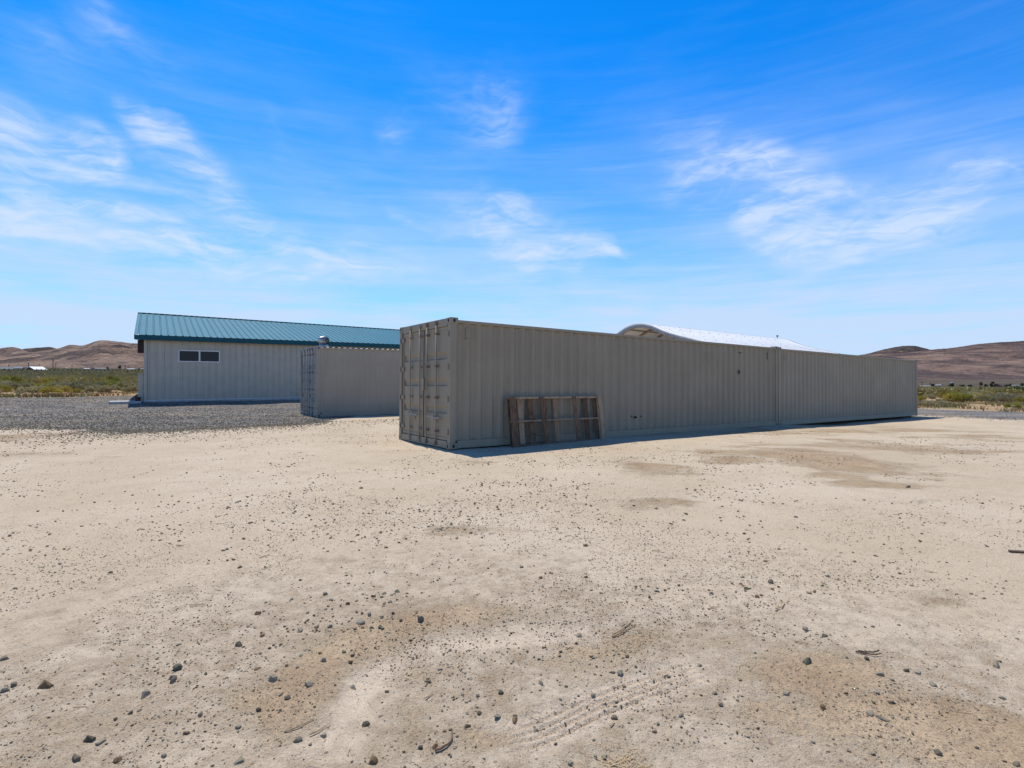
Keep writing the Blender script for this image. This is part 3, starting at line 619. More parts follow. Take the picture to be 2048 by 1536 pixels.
# ------------------------------------------------------------------ building with teal roof
BY = R(33.9)
def building():
    root = empty('metal_building', (-17.90, 26.05, .28), (0, 0, BY))      # local x along the wall, local y to the back
    L, Wd, H = 26.0, 14.0, 3.02; sl_ = .25; o = .30; g = .42
    # front wall with ribs: wide flat then raised rib
    def ribs(x0, x1, pitch=.305):
        out = [(x0, 0)]; x = x0
        while x + pitch <= x1:
            out += [(x + pitch * .5 - .04, 0), (x + pitch * .5 - .018, 1), (x + pitch * .5 + .018, 1), (x + pitch * .5 + .04, 0)]; x += pitch
        out.append((x1, 0)); return out
    def wall(f0, f1, xs0, xs1, name='wall'):
        b = MB(); b.sheet(ribs(xs0, xs1), f0, f1); return b.build(name, M['wall'], root)
    b = MB(); b.sheet(ribs(0, 1.37), lambda p: (p[0], -.042 * p[1], .05), lambda p: (p[0], -.042 * p[1], H)); b.sheet(ribs(3.22, L), lambda p: (p[0], -.042 * p[1], .05), lambda p: (p[0], -.042 * p[1], H))
    b.sheet(ribs(1.37, 3.22), lambda p: (p[0], -.042 * p[1], .05), lambda p: (p[0], -.042 * p[1], 1.95)); b.sheet(ribs(1.37, 3.22), lambda p: (p[0], -.042 * p[1], 2.56), lambda p: (p[0], -.042 * p[1], H))
    b.f = [f[::-1] for f in b.f]; b.build('wall', M['wall'], root)
    b = MB(); b.sheet(ribs(0, Wd), lambda p: (-.042 * p[1], p[0], .05), lambda p: (-.042 * p[1], p[0], H + sl_ * min(p[0], Wd - p[0]))); b.build('wall', M['wall'], root)
    b = MB(); b.sheet(ribs(0, Wd), lambda p: (L + .03 * p[1], p[0], .05), lambda p: (L + .03 * p[1], p[0], H + sl_ * min(p[0], Wd - p[0]))); b.build('wall', M['wall'], root)
    b = MB(); b.sheet(ribs(0, L), lambda p: (p[0], Wd + .03 * p[1], .05), lambda p: (p[0], Wd + .03 * p[1], H)); b.build('wall', M['wall'], root)
    MB().box((-.045, -.045, -.02), (.07, .07, H)).build('corner_trim', M['wall'], root)
    MB().box((-.06, -.06, -.7), (L + .06, Wd + .06, .035)).build('foundation', M['concrete'], root)
    b = MB(); b.box((.07, -.050, .036), (L, -.031, .062)); b.build('base_flashing', M['white_trim'], root)
    MB().box((.1, .05, .04), (L - .1, .09, H - .1)).build('inner_lining', M['black_part'], root) if False else None
    # roof
    drop = .0118
    def rz(x, y):                                      # y measured from front eave edge (-o)
        yy = min(y + o, Wd + o - y + 0.0); k = yy / (Wd / 2 + o)
        return 2.11 + 1.12 - .28 + .0 + sl_ * yy * (1 - 0) - drop * max(0, x) * k - .0
    base = 2.11 + 1.40 - .28                           # eave top above the wall foot
    def rzz(x, y):
        yy = (y + o) if y <= Wd / 2 else (Wd + o - y); k = yy / (Wd / 2 + o); return base + 0.242 * yy - drop * max(0, x) * k
    for y0, y1, nm in ((-o, Wd / 2, 'roof'), (Wd + o, Wd / 2, 'roof')):
        b = MB(); pr = [(-g, 0)]; x = -g + .02
        while x < L + g - .3: pr += [(x + .10, 0), (x + .125, 1), (x + .155, 1), (x + .18, 0), (x + .305, 0)]; x += .305
        pr.append((L + g, 0))
        b.sheet(pr, lambda p: (p[0], y0, rzz(p[0], y0) + .026 * p[1]), lambda p: (p[0], y1, rzz(p[0], y1) + .026 * p[1]))
        if y0 > y1: b.f = [f for f in b.f]
        else: b.f = [f[::-1] for f in b.f]
        rf = b.build(nm, M['teal_roof'], root)
    b = MB()
    for sy, y0 in ((-1, -o), (1, Wd + o)): 
        ya, yb = sorted((y0, y0 + sy * .022)); b.box((-g, ya, base - .235), (L + g, yb, base - .012))
    b.build('fascia', M['teal_dark'], root)
    b = MB()
    for x0, x1 in ((-g - .012, -g + .012), (L + g - .012, L + g + .012)):
        for (ya, yb) in ((-o - .022, Wd / 2), (Wd / 2, Wd + o + .022)):
            za, zb = rzz(x0, ya), rzz(x0, yb); b.hexa([(x0, ya, za - .2), (x1, ya, za - .2), (x1, yb, zb - .2), (x0, yb, zb - .2), (x0, ya, za + .012), (x1, ya, za + .012), (x1, yb, zb + .012), (x0, yb, zb + .012)])
    b.build('rake_trim', M['teal_roof'], root)
    b = MB(); x = -g
    pr = [(x_, 0) for x_ in np.arange(-g, L + g, 1.0)] + [(L + g, 0)]
    b.sheet(pr, lambda p: (p[0], Wd / 2 - .16, rzz(p[0], Wd / 2) + .015), lambda p: (p[0], Wd / 2, rzz(p[0], Wd / 2) + .055))
    b.sheet(pr, lambda p: (p[0], Wd / 2, rzz(p[0], Wd / 2) + .055), lambda p: (p[0], Wd / 2 + .16, rzz(p[0], Wd / 2) + .015)); b.build('ridge_cap', M['teal_roof'], root)
    cl = MB()
    for k in range(84): xx = -g + .13 + k * .305; cl.box((xx + .04, Wd / 2 - .20, rzz(xx, Wd / 2) - .03), (xx + .22, Wd / 2 - .165, rzz(xx, Wd / 2) + .02))
    cl.build('ridge_closure', M['black_part'], root)
    # eave soffit and the dark brown rake framing
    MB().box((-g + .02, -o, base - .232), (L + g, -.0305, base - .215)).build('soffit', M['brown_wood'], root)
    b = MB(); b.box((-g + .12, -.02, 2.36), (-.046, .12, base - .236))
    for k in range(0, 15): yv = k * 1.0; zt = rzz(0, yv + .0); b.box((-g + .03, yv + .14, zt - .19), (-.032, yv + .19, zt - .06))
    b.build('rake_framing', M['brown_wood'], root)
    # window
    fr = MB(); x0, x1, z0, z1 = 1.372, 3.218, 1.952, 2.558; y0, y1 = -.055, .05; t_ = .05
    fr.box((x0, y0, z0), (x1, y1, z0 + t_)); fr.box((x0, y0, z1 - t_), (x1, y1, z1)); fr.box((x0, y0 + .001, z0 + t_), (x0 + t_, y1, z1 - t_)); fr.box((x1 - t_, y0 + .001, z0 + t_), (x1, y1, z1 - t_)); fr.box(((x0 + x1) / 2 - .035, y0 + .002, z0 + t_), ((x0 + x1) / 2 + .035, y1, z1 - t_))
    win = fr.build('window', M['white_trim'], root)
    MB().box((x0 + .04, -.012, z0 + .04), (x1 - .04, -.004, z1 - .04)).build('pane', M['glass'], win)
    MB().box((x0 - .06, -.07, z1 + .003), (x1 + .06, -.031, z1 + .03)).build('drip_cap', M['wall'], win)
    tag(root, 'long beige metal building with a teal ribbed roof and one wide window', 'building')
building()
def place_on_building(x, y):
    return (-17.90 + x * math.cos(BY) - y * math.sin(BY), 26.05 + x * math.sin(BY) + y * math.cos(BY))
# pale cabinet, bucket and slab at the end wall
X, Y = place_on_building(-.17, .30); rt = empty('metal_cabinet', (X, Y, ground_z(X, Y)), (0, 0, BY)); rt.scale = (.62, .7, 1)
MB().box((-.17, -.35, .03), (.17, .35, 1.36)).build('body', M['wall'], rt, bevel=.01); MB().box((-.19, -.37, 1.361), (.19, .37, 1.39)).build('lid', M['wall'], rt); MB().box((-.177, -.30, .12), (-.171, .30, 1.30)).build('door', M['wall'], rt); MB().box((-.18, -.36, -.2), (.18, .36, .029)).build('base', M['concrete'], rt)
tag(rt, 'narrow pale cabinet standing against the left end wall of the teal roofed building', 'cabinet')
X, Y = place_on_building(-.30, -.05); rt = empty('bucket', (X, Y, ground_z(X, Y)), (0, 0, BY))
MB().tube([(0, 0, 0), (0, 0, .24)], [.10, .135], 14).build('body', plain('dark_red_plastic', (.05, .015, .018), .5), rt); MB().tube([(0, 0, .225), (0, 0, .245)], [.142, .142], 14).build('rim', M['gasket'], rt)
tag(rt, 'small dark bucket on the ground at the left corner of the teal roofed building', 'bucket')
b = MB(); X0, Y0 = place_on_building(-1.9, 1.0)
sx = empty('concrete_slab', (X0, Y0, ground_z(X0, Y0)), (0, 0, BY)); b.box((.5, -1.5, -.1), (1.75, .1, .06)); b.build('slab', M['concrete'], sx, bevel=.02); tag(sx, 'pale concrete doorstep slab on the gravel beside the end wall of the building', 'concrete slab')

# ------------------------------------------------------------------ vaulted roof shelter behind the row
def shelter():
    AX = R(36.7); root = empty('vaulted_shelter', (8.84, 37.38, 0), (0, 0, AX)); L = 19.0
    gz = ground_z(8.6, 37.7)
    # local x = along the vault, local -y = towards the container row; profile (y, z)
    half = [(0, 5.21), (.35, 5.20), (.7, 5.14), (1.2, 5.00), (1.6, 4.81), (2.1, 4.59), (2.7, 4.38), (3.4, 4.17), (4.4, 3.90), (5.2, 3.68), (5.9, 3.5)]
    prof = [(-a, z) for a, z in half[::-1]] + [(a, z) for a, z in half[1:]]
    def shell(x0, x1, dz0, dz1, name, mat, smooth=True, n=1):
        b = MB(); nx = n + 1; i0 = 0
        for lay, dz in ((0, dz0), (1, dz1)):
            for k in range(nx):
                x = x0 + (x1 - x0) * k / n
                for (y, z) in prof: b.v.append((x, y, z + dz - .010 * x))
        m_ = len(prof); off = nx * m_
        for k in range(n):
            for j in range(m_ - 1):
                a = k * m_ + j; b.f.append((a, a + m_, a + m_ + 1, a + 1)); a += off; b.f.append((a, a + 1, a + m_ + 1, a + m_))
        for k in (0, nx - 1):
            for j in range(m_ - 1): a = k * m_ + j; b.f.append((a, a + 1, a + 1 + off, a + off))
        for j in (0, m_ - 1):
            for k in range(n): a = k * m_ + j; b.f.append((a, a + off, a + off + m_, a + m_))
        return b.build(name, mat, root, smooth)
    wm = M['vault']
    shell(0, L, -.05, 0, 'roof', wm, False, 40)
    sm = MB()
    for k in range(1, 31):
        x = k * .6
        for (y0, z0), (y1, z1) in zip(prof[:-1], prof[1:]): sm.hexa([(x - .02, y0, z0 + .002 - .010 * x), (x + .02, y0, z0 + .002 - .010 * x), (x + .02, y1, z1 + .002 - .010 * x), (x - .02, y1, z1 + .002 - .010 * x), (x - .012, y0, z0 + .03 - .010 * x), (x + .012, y0, z0 + .03 - .010 * x), (x + .012, y1, z1 + .03 - .010 * x), (x - .012, y1, z1 + .03 - .010 * x)])
    sm.build('roof_seams', wm, root)
    sc = MB()
    for k in range(1, 14):
        for (y, z) in prof[::2]: sc.box((k * 1.2 + .1, y - .03, z - .010 * k * 1.2), (k * 1.2 + .16, y + .03, z + .03 - .010 * k * 1.2))
    sc.build('roof_screws', M['black_part'], root)
    fm = plain('grey_fascia', (.30, .31, .32), .5)
    for x0, x1 in ((-.06, -.002), (L + .002, L + .06)): shell(x0, x1, -.26, .035, 'fascia', fm)
    for k in range(0, 9):
        x = .15 + k * 2.1; shell(x, x + .07, -.24, -.052, 'rafter', M['steel_frame'])
    pu = MB()
    for (y, z) in prof[1:-1:2]: pu.bar((.1, y, z - .09), (L - .1, y, z - .09 - .010 * L), .06, .07)
    pu.build('purlins', M['steel_frame'], root)
    for y in (-5.7, 5.7):
        for k in range(0, 9, 2):
            x = .185 + k * 2.1; MB().box((x - .05, y - .05, gz - .3), (x + .05, y + .05, 3.25 - .010 * x)).build('post', M['steel_frame'], root)
    an = MB(); an.tube([(18.7, -.3, 4.95), (18.7, -.3, 5.28)], .025, 6); an.box((18.64, -.38, 5.20), (18.76, -.22, 5.30)); 
    an.build('roof_finial', M['bird'], root)
    tag(root, 'open shelter with a rounded white metal roof rising behind the container row', 'shelter')
M['vault'] = plain('white_vault_sheet', (.90, .88, .83), .85, 0, .05, 1.5, spec=.05)
shelter()

# ------------------------------------------------------------------ stones
def stone_mesh(seed, sub=1):
    import bmesh
    rg = random.Random(seed); bm = bmesh.new(); bmesh.ops.create_icosphere(bm, subdivisions=sub, radius=1)
    ax = (1, rg.uniform(.62, .95), rg.uniform(.45, .8)); off = Vector((rg.random() * 50, rg.random() * 50, rg.random() * 50))
    pl = [(Vector((rg.gauss(0, 1), rg.gauss(0, 1), rg.gauss(0, 1))).normalized(), rg.uniform(.42, .78)) for _ in range(9)]
    for v in bm.verts:
        p = v.co.copy(); p *= 1 + .25 * mnoise.noise(p * 1.3 + off)
        for nrm, d in pl:
            q = p.dot(nrm)
            if q > d: p -= nrm * (q - d)
        v.co = Vector((p.x * ax[0], p.y * ax[1], p.z * ax[2])) * .5 / .72
    me = bpy.data.meshes.new('stone'); bm.to_mesh(me); bm.free(); return me
SM = [stone_mesh(s, 2) for s in range(12)]
for me in SM: me.materials.append(M['stone'])
KEY = [(8,1320,16),(92,1377,24),(290,1395,18),(200,1490,18),(235,1525,20),(355,1340,18),(349,1359,14),(478,1293,13),(525,1274,12),(517,1339,14),(545,1364,17),(617,1375,17),(648,1327,13),(705,1371,15),(514,1229,14),(600,1262,15),(722,1246,16),(842,1246,17),(738,1230,13),(764,1236,10),(650,1191,10),(480,1138,10),(222,1148,9),(731,1449,18),(646,1471,12),(598,1479,17),(745,1526,24),(480,1527,17),(401,1432,13),(477,1456,14),(935,1456,13),(995,1437,17),(842,1500,12),(870,1496,12),(328,1516,12),(179,1485,18),(152,1522,20),(722,978,9),
 (1769,1440,20),(1645,1414,13),(1994,1332,18),(1836,1347,16),(1813,1343,12),(1761,1352,13),(1616,1324,20),(1733,1321,11),(1741,1427,18),(1785,1406,12),(1574,1387,14),(1441,1410,10),(1428,1386,10),(1240,1349,13),(1226,1346,10),(1255,1315,11),(1158,1269,15),(1185,1387,12),(1273,1402,14),(1229,1435,15),(1071,1457,13),(1209,1515,14),(1141,1527,12),(1363,1433,10),(1310,1465,10),(1874,1507,16),(2034,1530,15),(1541,1164,13),(1654,1152,10),(1611,1262,12),(1651,1274,12),(1170,1093,10),(1817,975,9),(1974,1095,8),(1400,1329,10),(1081,1369,10),(1043,1136,10),(1249,1372,8),(2005,1396,11),(1865,1372,13),(1031,1440,13),
 (27,1373,12),(10,1383,14),(56,1345,9),(592//2+5,1372,9),(230,1443,8),(280,1423,9),(260,1430,10),(372,1470,12),(432,1453,9),(575,1400,11),(700,1327,10),(660,1257,11),(632,1258,10),(705,1316,8),(640,1311,9),(743,1259,9),(711,1261,8),(760,1259,9),(522,1349-40,8),(900,1300,9),(925,1391,10),(955,1424-30,9),(958,1428,10),(1000,1387,11),(855,1365,13),(880,1340,9),(347,1367,13),(412,1350,8),(391,1356,8),(594,1341,8),(562,1432-40,9),(517,1424,11),(560,1429,9)]
ni = 0
SG = 'larger loose grey stones scattered on the pale sand'
special = {(92,1377,24): 'largest dark flat stone near the left edge of the sand', (842,1246,17): 'pointed blue grey stone standing upright at the head of the curved brown rut', (1769,1440,20): 'long narrow slate grey stone lying diagonally at lower right',
           (745,1526,24): 'large blue grey stone at the bottom edge left of the tyre print', (1616,1324,20): 'wide pale grey stone half sunk in brown sand at right', (1994,1332,18): 'flat grey stone near the right edge of the sand'}
def put_stone(px, py, wpx, big=True, lab=None):
    global ni
    X, Y, _ = P(px, py); z = ground_z(X, Y); s = wpx * Y / F * .98
    me = SM[random.randrange(12)]; o = bpy.data.objects.new('stone', me); COL.objects.link(o)
    o.location = (X, Y, z + s * random.uniform(.04, .15)); o.rotation_euler = (random.uniform(-.35, .35), random.uniform(-.35, .35), random.uniform(0, 6.28)); o.scale = (s, s * random.uniform(.8, 1.05), s * random.uniform(.8, 1.15))
    if lab: tag(o, lab, 'stone')
    else: tag(o, 'larger loose broken grey stone lying on the pale sand', 'stone', SG)
    ni += 1; return o
for k in KEY:
    o = put_stone(*k, lab=special.get(k))
    if k == (842, 1246, 17): o.rotation_euler = (0, 1.3, .4); o.scale = [v * .72 for v in o.scale]; o.location.z += .006
    if k == (1769, 1440, 20): o.rotation_euler = (0, .1, -.75); o.scale = (o.scale.x * 1.25, o.scale.y * .5, o.scale.z * .6)
# clusters of the photo, then loose ones
CLU = [(740, 1200, 60, 45, 30), (620, 1250, 120, 60, 40), (1550, 1170, 130, 25, 30), (1300, 1185, 130, 15, 20), (1700, 1110, 160, 25, 24), (350, 1000, 130, 22, 18), (1450, 1060, 200, 60, 18), (1100, 1140, 80, 30, 12), (250, 1500, 140, 25, 16), (1280, 1110, 60, 20, 10)]
rg = random.Random(5)
for (cx, cy, rx, ry, n) in CLU:
    for _ in range(n):
        if ni >= 298: break
        a, b_ = rg.gauss(cx, rx * .6), rg.gauss(cy, ry * .6); b_ = min(max(b_, 930), 1530); put_stone(a, b_, (5 + rg.random() ** 2 * 5) * (1 if b_ > 1130 else .75))
while ni < 298: b_ = rg.uniform(1200, 1530); put_stone(rg.uniform(0, 2048), b_, rg.uniform(5, 9))

def stuff_stones():
    small = [stone_mesh(100 + s, 1) for s in range(6)]; base = []
    for me in small:
        v = np.zeros(len(me.vertices) * 3); me.vertices.foreach_get('co', v); f = np.zeros(len(me.polygons) * 3, int); me.polygons.foreach_get('vertices', f); base.append((v.reshape(-1, 3), f.reshape(-1, 3)))
    pts = []
    def add(x, y, s):
        pts.append(np.stack([x, y, s], 1))
    g = RNG
    # pebbles over the sand (polar, denser near), clumped by noise
    def scatter(n, r0, r1, s0, s1, pw, seed, thr=.35):
        r = np.sqrt(g.uniform(r0 ** 2, r1 ** 2, n)); a = g.uniform(R(-50), R(50), n); x = r * np.sin(a); y = r * np.cos(a)
        d = fbm(x, y, 1.4, 4, seed) * .6 + fbm(x, y, .35, 2, seed + 5) * .4; m = (g.uniform(0, .15, n) < (d - thr)) & (g.random(n) < 1.15 - (r - r0) / (r1 - r0))
        s_, t_ = sdist(x, y); m &= ~((s_ > -.1) & (s_ < 24.6) & (t_ > -.1) & (t_ < 2.5))
        x, y = x[m], y[m]; add(x, y, s0 + (s1 - s0) * g.random(len(x)) ** pw)
    scatter(95000, 1.8, 7.0, .003, .011, 2.5, 61, .47)
    scatter(20000, 1.8, 12, .007, .017, 2.4, 62, .49)
    scatter(46000, 4.5, 20, .009, .028, 2.4, 63, .51)
    # ragged fringe of the gravel yard
    n = 30000; x = g.uniform(-26, -3.5, n); yb = np.interp(x, [-30, -14.2, -11.8, -10.8, -9.7, -8.65, -7.6, -6.6, -6.1, -5.5, -3.5], [15.8, 14.9, 14.9, 14.2, 13.9, 14.8, 15.6, 16.3, 17.0, 17.2, 18.5]) + (fbm(x, x * 0, 1.6, 4, 95) - .5) * 1.6
    off = g.exponential(1.0, n); y = yb + .6 - off; m = (y > 8) & (g.random(n) < np.where(x > -5.9, .10, np.where(x > -11.5, .75, .15))); x, y = x[m], y[m]; add(x, y, .014 + .024 * g.random(len(x)) ** 1.6)
    n = 120000; x = g.uniform(-34, -6.1, n); y = g.uniform(13.5, 34, n); yb = np.interp(x, [-60, -30, -14.2, -11.8, -10.8, -9.7, -8.65, -7.6, -6.6, -6.1, -5.6], [18, 15.8, 14.9, 14.9, 14.2, 13.9, 14.8, 15.6, 16.3, 17.4, 19]); m = (y > yb - .1 + (fbm(x, y, 1.2, 3, 96) - .5) * 1.6) & (g.random(n) < .9 * np.exp(-(y - yb) / 6)) & (np.abs(x / y) < 1.05) & (y < 30.0 + (x + 28.8) * .84); x, y = x[m], y[m]; add(x, y, .02 + .022 * g.random(len(x)))
    n = 5000; x = g.uniform(17, 30, n); y = g.uniform(16, 30, n); s_, t_ = sdist(x, y); m = (s_ > 24.8 - g.exponential(.7, n)) & (s_ < 27.5); x, y = x[m], y[m]; add(x, y, .018 + .022 * g.random(len(x)))
    A = np.vstack(pts); x, y, s = A.T; z = ground_z(x, y); n = len(x)
    V = []; Fc = []; o = 0; pick = g.integers(0, 6, n)
    for k in range(6):
        i = np.where(pick == k)[0]; v, f = base[k]; th = g.uniform(0, 6.28, len(i)); c, sn = np.cos(th), np.sin(th); S = s[i]; fl = g.uniform(.7, 1.1, len(i))
        vx = v[None, :, 0] * S[:, None] * 1.15; vy = v[None, :, 1] * S[:, None]; vz = v[None, :, 2] * S[:, None] * fl[:, None]
        VV = np.stack([x[i, None] + vx * c[:, None] - vy * sn[:, None], y[i, None] + vx * sn[:, None] + vy * c[:, None], z[i, None] + vz + S[:, None] * .20], -1)
        FF = f[None] + (o + np.arange(len(i)) * len(v))[:, None, None]; V.append(VV.reshape(-1, 3)); Fc.append(FF.reshape(-1, 3)); o += len(i) * len(v)
    print('small stones', n)
    ob = np_mesh('gravel', np.vstack(V), np.vstack(Fc), M['stones'], False, 3); tag(ob, 'small grey gravel and grit strewn over the pale sand and along the gravel yard edge', 'gravel', kind='stuff')
stuff_stones()

# ------------------------------------------------------------------ twigs, chips and straw
def twig(px, py, ln, ang, rad, mat, label, bend=.15, name='twig', flat=False, cat='twig', group=None, fork=False):
    X, Y, _ = P(px, py); z = ground_z(X, Y); Lm = ln * Y / F; n = 7; b = MB(); rg = random.Random(px * 7 + py); pts = []
    for k in range(n + 1):
        t = k / n - .5; xx = t * Lm; yy = bend * Lm * (t * t - .08) * 2 + rg.uniform(-.02, .02) * Lm; pts.append((xx, yy, rad * .8 + rg.uniform(0, .002)))
    if flat: b.hexa([(-Lm / 2, -rad, 0), (Lm / 2, -rad * .8, 0), (Lm / 2 * .95, rad, 0), (-Lm / 2 * .9, rad * .9, 0), (-Lm / 2, -rad, rad * .8), (Lm / 2 * .9, -rad * .8, rad * .6), (Lm / 2 * .85, rad, rad * .8), (-Lm / 2 * .9, rad * .9, rad * .9)])
    else:
        b.tube(pts, [rad * (1 - .55 * k / n) for k in range(n + 1)], 6)
        if fork: b.tube([(p[0] * .9 + .01, p[1] + .012 + .02 * k / n, p[2]) for k, p in enumerate(pts)], [rad * .7] * (n + 1), 5)
    o = b.build(name, M[mat], None, False); o.location = (X, Y, z + .003); o.rotation_euler = (0, rg.uniform(-.02, .02), ang); tag(o, label, cat, group)
TG = 'short dry twigs lying on the sand'
tl = 'short dry brown twig lying on the open sand'
twig(1249, 1262, 78, .75, .0045, 'twig', 'pair of long dry reed stems lying side by side in the sand at centre', .02, fork=True)
twig(1564, 1213, 52, .9, .0045, 'twig', 'thin bent tan twig next to a grey stone right of centre', .35)
twig(2040, 1107, 40, -.25, .016, 'bark', 'dark brown chunk of wood at the right edge of the sand', flat=True, name='wood_chunk', cat='wood')
twig(895, 1490, 60, 1.1, .005, 'bark', 'curled dark dry seed pod near the bottom edge', .45, name='seed_pod', cat='seed pod')
twig(1149, 1408, 34, -.6, .0035, 'bark', 'curved dark twig just above the tyre print', .8)
twig(1739, 1312, 46, -.2, .005, 'bark', 'dark forked twig in a brown patch at right', .3, fork=True)
for (a, b_, l_, an) in ((530, 1116, 24, 1.1), (395, 1211, 32, .1), (700, 994, 16, .7), (360, 1095, 14, .1), (1514, 1415, 22, 1.1), (1159, 1026, 18, .6), (1184, 1121, 24, .9), (1604, 1287, 26, -.4), (1379, 988, 16, .4), (1313, 1103, 18, -.1), (1862, 1146, 22, -.5), (600, 1455, 60, .8), (640, 1010 + 450, 44, .9), (1225, 1450, 20, 1.0), (1090, 986, 28, .05), (640, 1055, 20, .3), (1430, 1215, 20, .2), (1880, 960 + 2, 22, 0), (1330, 1130, 14, 1.2), (860, 1395, 26, 1.0)):
    twig(a, b_, l_, an, .0035, 'twig' if l_ > 15 else 'bark', tl, .12, group=TG)
def straw():
    n = 2600; g = RNG; r = np.sqrt(g.uniform(1.9 ** 2, 6 ** 2, n)); a = g.uniform(R(-48), R(48), n); x = r * np.sin(a); y = r * np.cos(a); m = masks(x, y)[0] > g.uniform(0.05, .9, n)
    x, y = x[m], y[m]; k = 90; x = np.concatenate([x, g.normal(P(1244, 1530)[0], .05, k)]); y = np.concatenate([y, g.normal(P(1244, 1530)[1], .03, k)])
    z = ground_z(x, y); th = g.uniform(0, 3.14, len(x)); L = g.uniform(.01, .06, len(x)); wd = .0012; V = []; Fc = []
    for i in range(len(x)):
        c, s = math.cos(th[i]), math.sin(th[i]); q = len(V); h0 = .002; h1 = .002 + random.random() ** 3 * .015
        V += [(x[i] - s * wd, y[i] + c * wd, z[i] + h0), (x[i] + s * wd, y[i] - c * wd, z[i] + h0), (x[i] + c * L[i] + s * wd, y[i] + s * L[i] - c * wd, z[i] + h1), (x[i] + c * L[i] - s * wd, y[i] + s * L[i] + c * wd, z[i] + h1)]; Fc.append((q, q + 1, q + 2, q + 3))
    o = np_mesh('straw', V, Fc, plain('dry_straw', (.45, .32, .17), .9)); tag(o, 'fine dry straw and stem bits caught in the loose brown sand', 'straw', kind='stuff')
straw()

# ------------------------------------------------------------------ shrubs and weeds
def leaf_mat(name, ca, cb, dry):
    m, t, b = new_mat(name); g = t.n('ShaderNodeNewGeometry').outputs['Random Per Island']; oi = t.n('ShaderNodeObjectInfo').outputs['Random']
    c = t.mix(g, ca, cb); c = t.mix(t.math('MULTIPLY', t.math('GREATER_THAN', t.math('FRACT', t.math('MULTIPLY', g, 7.3)), .82), .8), c, dry)
    f = t.ramp(oi, 0, 1, .75, 1.25, False); c = t.mix(1.0, c, t.n('ShaderNodeCombineColor', i={0: f, 1: f, 2: f}).outputs[0], 'MULTIPLY')
    t.l(c, b.inputs['Base Color']); b.inputs['Roughness'].default_value = .8; b.inputs['Specular IOR Level'].default_value = .2
    tr = t.n('ShaderNodeBsdfTranslucent', i={'Color': c}); mx = t.n('ShaderNodeMixShader', i={0: .25, 1: b.outputs[0], 2: tr.outputs[0]})
    t.l(mx.outputs[0], [n for n in m.node_tree.nodes if n.type == 'OUTPUT_MATERIAL'][0].inputs[0]); return m
LM = [leaf_mat('sage_leaf', (.30, .27, .13), (.46, .41, .23), (.44, .33, .18)), leaf_mat('olive_leaf', (.30, .25, .045), (.50, .42, .09), (.45, .31, .10)),
      leaf_mat('green_leaf', (.22, .23, .04), (.40, .37, .08), (.38, .27, .10)), leaf_mat('dry_leaf', (.30, .23, .15), (.46, .36, .25), (.22, .17, .11)), leaf_mat('dark_leaf', (.09, .11, .035), (.17, .19, .065), (.14, .12, .06))]
def shrub_arrays(seed, nl=1100, wid=.8, hgt=.85, leaf=.075):
    g = np.random.default_rng(seed); nc = g.integers(9, 15); cc = []
    for k in range(nc):
        a = g.uniform(0, 6.28); rr = wid * .62 * math.sqrt(g.random()); cc.append((rr * math.cos(a), rr * math.sin(a), hgt * g.uniform(.30, .74) * (1 - .45 * (rr / wid) ** 2), g.uniform(.22, .34) * wid))
    cc = np.array(cc); pk = g.integers(0, nc, nl); d = g.normal(size=(nl, 3)); d /= np.linalg.norm(d, axis=1)[:, None]; d[:, 2] = np.abs(d[:, 2]) * 1.15 - .35
    c = cc[pk, :3] + d * cc[pk, 3:4] * (g.random(nl) ** .35)[:, None] * np.array([1, 1, .9]); c[:, 2] = np.maximum(c[:, 2], .03)
    up = c - np.array([0, 0, -.15]); up /= np.linalg.norm(up, axis=1)[:, None]; up += g.normal(size=(nl, 3)) * .45; up /= np.linalg.norm(up, axis=1)[:, None]
    sd = np.cross(up, g.normal(size=(nl, 3))); sd /= np.linalg.norm(sd, axis=1)[:, None]; s = leaf * g.uniform(.6, 1.3, nl)[:, None]
    V = np.stack([c - sd * s * .28, c + sd * s * .28, c + up * s * 1.5 + sd * s * .08, c + up * s * 1.5 - sd * s * .08], 1).reshape(-1, 3)
    return V, np.arange(len(V)).reshape(-1, 4)
protos = []
for mi in range(5):
    for sd in range(3):
        V, Fc = shrub_arrays(mi * 10 + sd, 1300, .8, [.85, .8, .95, .6, 1.0][mi]); o = np_mesh('shrub', V, Fc, LM[mi]); me = o.data; COL.objects.unlink(o); bpy.data.objects.remove(o); protos.append((mi, me))
KN = ['grey green sagebrush', 'yellow green rabbitbrush', 'fresh green desert bush', 'dry brownish bush']
used_lab = set()
def put_shrub(px, py, sc, kind, label=None, group=None):
    sc *= 1.22
    X, Y, _ = P(px, py); z = ground_z(X, Y); me = random.choice([m_ for k, m_ in protos if k == kind]); o = bpy.data.objects.new('shrub', me); COL.objects.link(o)
    o.location = (X, Y, z - .04); o.rotation_euler = (0, 0, random.uniform(0, 6.28)); o.scale = (sc, sc, sc * random.uniform(.85, 1.1)); tag(o, label, 'shrub', group); return Y
